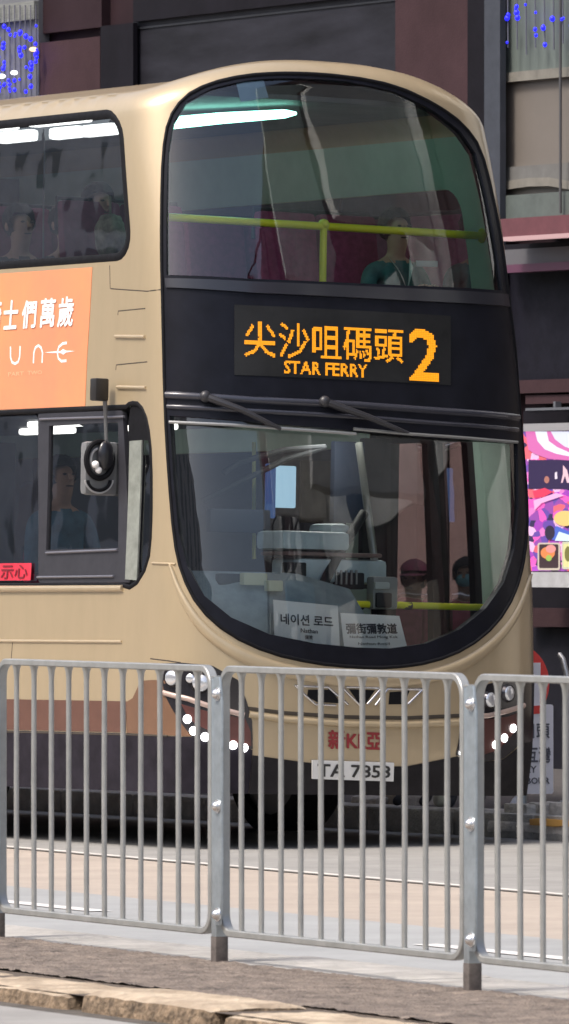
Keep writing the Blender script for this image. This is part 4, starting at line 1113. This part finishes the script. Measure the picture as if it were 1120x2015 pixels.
# upper left: maroon, black column, dark glazing
fac('tile_panel', 78, 200, -60, 60, .06, TILE2)
fac('tile_panel', 78, 197, 78, 300, .09, TILE)
fac('column', 198, 262, 48, 620, .12, BLK, depth=.04)
fac('window', 262, 778, -30, 620, .05, DGL)
fac('window_rail', 262, 778, 26, 30, .06, mat('rail_dim', (.018, .020, .026), .5, var=.3), depth=.02)
fac('tile_panel', 262, 778, -60, 14, .09, BLK, depth=.04)
fac('tile_panel', 778, 922, -60, 640, .10, TILE)
fac('column', 920, 953, -60, 700, .13, BLK, depth=.03)
fac('pilaster', 953, 984, -60, 700, .15, SILV, depth=.05)
# ground floor: piers that show through the bus doors, dark shops between
fac('pier', 740, 870, 640, 1560, .10, mat('pier_tile', (.48, .30, .29), .5, var=.12, vscale=2), depth=.05)
fac('pier', 885, 985, 740, 1560, .10, MATS['pier_tile'], depth=.05)
fac('shop_window', 100, 700, 760, 1560, .04, DGL)
# right bay
BAYW = mat('bay_beige', (.155, .138, .122), .5, var=.15, vscale=1.0)
bay = fac('bay_back', 984, 1300, -60, 445, .02, BAYW)
fac('bay_band', 984, 1300, -40, 134, .05, mat('bay_greygreen', (.12, .145, .135), .4, var=.3, vscale=2, stretch=(6, 6, .4)), bld)
fac('ledge', 984, 1300, 134, 153, .07, mat('bay_cream', (.20, .19, .165), .5, var=.2))
fac('bay_band', 984, 1300, 322, 362, .06, mat('bay_grey', (.14, .14, .135), .6, var=.2))
bm = bmesh.new()
pts = [(988, 366), (1010, 362), (1040, 358), (1080, 357), (1120, 364), (1170, 372), (1240, 372)]
vs_ = [[bm.verts.new(Fx(x, y + dy, XF - o_)) for dy, o_ in ((-8, .062), (-8, .072), (9, .072), (9, .062))] for x, y in pts]
for A, B in zip(vs_, vs_[1:]):
    for k in range(3): bm.faces.new((A[k], A[k + 1], B[k + 1], B[k]))
put('curved_moulding', bm, MATS['bay_cream'], bld)
fac('bay_band', 984, 1300, 378, 424, .10, mat('bay_dark_green', (.095, .115, .108), .5, var=.2))
fac('mullion', 1100, 1103, -60, 420, .14, mat('mullion_dark', (.07, .07, .075), .4), depth=.012)
fac('canopy_fascia', 984, 1300, 424, 460, .45, mat('maroon_fascia', (.13, .045, .055), .45, var=.2), depth=.6)
fac('canopy_light', 988, 1300, 460, 468, .47, mat('canopy_strip_lit', (1, .62, .62), .4, emit=.38), depth=.08)
fac('canopy_fascia', 984, 1300, 476, 486, .20, BLK)
fac('canopy_soffit', 984, 1300, 486, 516, .22, mat('soffit_grey', (.10, .10, .11), .5))
fac('canopy_fascia', 984, 1300, 516, 532, .26, mat('plum_strip', (.10, .035, .07), .5))
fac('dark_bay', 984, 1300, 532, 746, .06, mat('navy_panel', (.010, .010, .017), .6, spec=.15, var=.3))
fac('tile_band', 984, 1300, 746, 772, .14, TILE)
fac('tile_band', 1034, 1300, 776, 793, .12, TILE)
fac('rail', 1034, 1300, 801, 806, .20, mat('rail_steel', (.16, .17, .19), .4, .4), depth=.05)
fac('rail_stay', 1089, 1093, 790, 802, .20, MATS['rail_steel'], depth=.05)
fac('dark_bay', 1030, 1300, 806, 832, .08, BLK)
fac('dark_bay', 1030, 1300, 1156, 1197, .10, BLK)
fac('tile_band', 1030, 1300, 1197, 1234, .16, TILE)
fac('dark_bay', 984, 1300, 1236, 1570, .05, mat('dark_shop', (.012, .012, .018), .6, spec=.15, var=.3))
for k in range(24):                                       # the facade's repeating bays beyond the picture, seen only as reflections
    y = -44 + k * 3.4
    if y > Yp(1300) - 3.2 and y < Yp(-120): continue
    fblock('window', XF - .06, XF + .05, y, y + 2.6, 4.6, 9.4 if k % 2 else 7.4, mat('pale_reflected_window', (.52, .55, .56), .5, var=.6, vscale=.7) if k % 4 else DGL, bld)  # windows coloured pale to brighten the reflections in the bus glass
    fblock('shop_window', XF - .06, XF + .05, y, y + 2.6, .5, 3.4, mat('pale_reflected_shop', (.50, .50, .49), .5, var=.6, vscale=1.2) if k % 3 == 0 else BAYW if k % 3 == 1 else DGL, bld)  # pale unlit shopfront colour, chosen to lift the same reflections
    fblock('column', XF - .3, XF + .05, y + 2.75, y + 3.25, 0, 14, BLK if k % 2 else TILE, bld)
for k, (x_, y_, z_, w_, h_, c_) in enumerate(((2.4, -5.0, 6.6, 3.0, 2.4, (.68, .70, .68)), (2.0, -7.6, 4.4, 3.4, 1.3, (.60, .62, .63)), (2.8, -10.0, 8.0, 2.8, 4.2, (.60, .70, .66)), (1.2, -13.0, 5.4, 4.2, 2.0, (.72, .70, .66)),
        (2.8, -16.0, 3.2, 2.6, 1.8, (.16, .34, .52)), (1.6, -19, 7.4, 3.6, 4.5, (.40, .13, .19)), (2.2, -23, 4.6, 3.2, 2.4, (.66, .66, .63)), (2.6, -27, 8.6, 3.0, 4.0, (.62, .66, .64)))):
    fblock('reflection_board', x_, x_ + w_, y_, y_ + .25, z_, z_ + h_, mat('reflection_board_%d' % k, c_, .6, var=.3, vscale=2), bld)  # unseen boards added over the street to give the windscreens pale reflections
    bm = bmesh.new(); tube(bm, [FM @ Vector((XF, y_ + .1, z_ + h_ + 1.8)), FM @ Vector((x_, y_ + .1, z_ + h_))], .07, 8); tube_ = put('board_stay', bm, BLK, bld)  # stay of the added board
# illuminated billboard at street level
bb = empty('billboard', label='colourful lit food and party billboard at the right edge behind the bus', cat='billboard')
def bbm():
    m = bpy.data.materials.new('billboard_print'); m.use_nodes = True; n = m.node_tree.nodes; l = m.node_tree.links; p = n['Principled BSDF']
    tc = n.new('ShaderNodeTexCoord'); mp = n.new('ShaderNodeMapping'); l.new(tc.outputs['Object'], mp.inputs[0]); mp.inputs['Scale'].default_value = (5, 5, 9)
    nz = n.new('ShaderNodeTexNoise'); nz.inputs['Scale'].default_value = 1.3; nz.inputs['Detail'].default_value = 2; l.new(mp.outputs[0], nz.inputs[0])
    mx = n.new('ShaderNodeMix'); mx.data_type = 'VECTOR'; mx.inputs[0].default_value = .35; l.new(mp.outputs[0], mx.inputs[4]); l.new(nz.outputs[1], mx.inputs[5])
    vo = n.new('ShaderNodeTexVoronoi'); vo.inputs['Scale'].default_value = 3.2; l.new(mx.outputs[1], vo.inputs[0])
    sp = n.new('ShaderNodeSeparateColor'); l.new(vo.outputs['Color'], sp.inputs[0])
    cr = n.new('ShaderNodeValToRGB'); cr.color_ramp.interpolation = 'CONSTANT'; els = cr.color_ramp.elements
    cols = [(.30, .05, .42), (.75, .10, .45), (.65, .18, .50), (.03, .02, .08), (.70, .12, .16), (.25, .06, .35), (.12, .06, .34), (.72, .42, .66)]
    els[0].color = (*cols[0], 1); els[1].position = 1 / 8; els[1].color = (*cols[1], 1)
    for i in range(2, 8): e = els.new(i / 8); e.color = (*cols[i], 1)
    l.new(sp.outputs[0], cr.inputs[0]); l.new(cr.outputs[0], p.inputs['Base Color']); l.new(cr.outputs[0], p.inputs['Emission Color']); p.inputs['Emission Strength'].default_value = .12
    return m
bo = .5
fac('panel', 1030, 1200, 848, 1124, bo, bbm(), bb, depth=.12)
fac('top_rail', 1030, 1200, 832, 847, bo + .02, mat('billboard_alu', (.40, .40, .42), .4, .4), bb, depth=.16)
fac('sill', 1030, 1200, 1126, 1156, bo + .06, mat('billboard_sill', (.55, .56, .58), .4, .3, var=.2), bb, depth=.2)
def bpoly(name, pts, col, out, em=.75):
    bm = bmesh.new(); f = [bm.verts.new(Fx(x, y, XF - bo - out)) for x, y in pts]; bm.faces.new(f)
    return put(name, bm, mat(name + '_%d_%d' % (pts[0][0], pts[0][1]), col, .5, emit=em), bb, smooth=False)
def ellp(cx, cy, rx, ry, n=28, a0=0, a1=360): return [(cx + rx * math.cos(R(a0 + (a1 - a0) * k / n)), cy + ry * math.sin(R(a0 + (a1 - a0) * k / n))) for k in range(n)]
bpoly('print_dark', [(1040, 905), (1200, 905), (1200, 962), (1040, 962)], (.03, .015, .07), .003)
bpoly('print_pink', [(1034, 849), (1200, 849), (1200, 908), (1120, 906), (1080, 903), (1052, 893), (1040, 885)], (.70, .16, .45), .005)
bpoly('print_white', [(1053, 849), (1058, 868), (1072, 884), (1095, 893), (1120, 898), (1120, 890), (1097, 880), (1080, 868), (1076, 849)], (.78, .82, .92), .007)
bpoly('print_white', [(1084, 849), (1092, 864), (1110, 878), (1120, 882), (1150, 882), (1150, 849)], (.72, .74, .90), .007)
bpoly('print_face', ellp(1076, 944, 5, 7), (.45, .18, .14), .006)
bpoly('print_white', [(1092, 930), (1096, 928), (1097, 942), (1092, 943)], (.8, .7, .8), .007)
bpoly('print_white', [(1108, 915), (1116, 925), (1122, 950), (1116, 950), (1112, 936), (1107, 950), (1104, 950), (1108, 932)], (.85, .55, .62), .007)
bpoly('print_red', [(1048, 966), (1072, 960), (1088, 968), (1070, 978), (1052, 980)], (.80, .05, .12), .006)
bpoly('print_pink', [(1050, 985), (1095, 970), (1110, 975), (1066, 990), (1052, 1004)], (.90, .45, .72), .007)
bpoly('print_yellow', ellp(1112, 1020, 22, 15), (.88, .58, .20), .008)
bpoly('print_blue', [(1086, 1062), (1094, 1034), (1120, 1046), (1160, 1050), (1160, 1064)], (.08, .15, .60), .007)
bpoly('print_white', [(1092, 1064), (1100, 1046), (1130, 1056), (1160, 1058), (1160, 1066)], (.70, .85, .95), .0075)
bpoly('print_dark', ellp(1082, 1048, 10, 14), (.03, .02, .05), .008)
bpoly('print_tile_border', rrect(1058, 1068, 1102, 1122, 4), (.62, .52, .42), .009)
bpoly('print_dark', rrect(1061, 1071, 1099, 1118, 3), (.05, .025, .03), .011)
bpoly('print_food', ellp(1078, 1088, 14, 12), (.80, .25, .08), .012)
bpoly('print_food', ellp(1084, 1080, 10, 8), (.80, .30, .28), .013)
bpoly('print_food', ellp(1080, 1098, 6, 6), (.35, .50, .10), .014)
bpoly('print_tile_border', rrect(1106, 1066, 1150, 1120, 4), (.60, .58, .42), .009)
bpoly('print_yellow', rrect(1109, 1070, 1147, 1116, 3), (.75, .70, .32), .011)
bpoly('print_food', ellp(1118, 1090, 7, 15), (.20, .18, .05), .012)
# curtains of blue fairy lights hanging in the two upper windows
BLUE = mat('blue_led_bulb', (.012, .012, 1.0), .4, emit=1.7); WARM = mat('warm_bulb', (1, .62, .30), .4, emit=1.6); WIRE = mat('led_wire', (.10, .105, .14), .5)
def curtain(label, px0, px1, py0, py1, cols, n, seedv, back=None, warm=()):
    root = empty('light_curtain', label=label, cat='string lights', group='blue light curtains in the upper windows')
    rnd = random.Random(seedv)
    if back: fac('window_pane', px0 - 60, px1, py0 - 60, py1 + 30, .10, back, root)
    xo = XF - .16
    xs = [px0 + (px1 - px0) * (k + .5) / cols for k in range(cols)]
    for x in xs:
        bm = bmesh.new(); tube(bm, [Fx(x, py0 - 40, xo), Fx(x + 1, py1 + rnd.uniform(-10, 20), xo)], .006, 5); put('wire', bm, WIRE, root)
    for k in range(n):
        x = rnd.choice(xs) + rnd.uniform(-2, 2); y = py0 + (py1 - py0) * rnd.random()
        bm = bmesh.new(); r = rnd.uniform(.008, .019); ell(bm, Fx(x, y, xo - .015), (r, r, r * 1.2), None, 8, 6); put('bulb', bm, BLUE, root)
    for x, y, rx, m_ in warm:
        bm = bmesh.new(); ell(bm, Fx(x, y, xo - .03), (rx, .015, .018), None, 10, 6); put('bulb', bm, m_, root)
curtain('dense blue light curtain in the window above the bus roof at top left', -60, 76, 50, 185, 13, 85, 3, mat('pane_grey', (.14, .145, .16), .4, var=.3, vscale=2), [(66, 97, .035, WARM), (28, 143, .03, TUBE2), (4, 150, .03, TUBE2)])
fac('blind', -80, 67, 8, 44, .14, mat('grey_blind', (.20, .21, .20), .6, var=.3, stretch=(1, 1, 12)), bld)
curtain('sparse blue light curtain at the top right beside the grey pilaster', 990, 1170, 0, 90, 10, 22, 11, None)

# opposite row of buildings: stands beyond the camera, seen only in the reflections
opp = empty('opposite_building', label='pale grey apartment row across the street', cat='building')
fblock('wall', -48, -44, -70, 90, 0, 17, mat('opp_grey_render', (.62, .60, .60), .8, var=.35, vscale=.25), opp)
for i in range(22):
    for j in range(5):
        fblock('window', -44.02, -43.96, -68 + i * 7, -64.5 + i * 7, 1 + j * 3.2, 3.1 + j * 3.2, mat('opp_window', (.16, .17, .18), .3), opp)
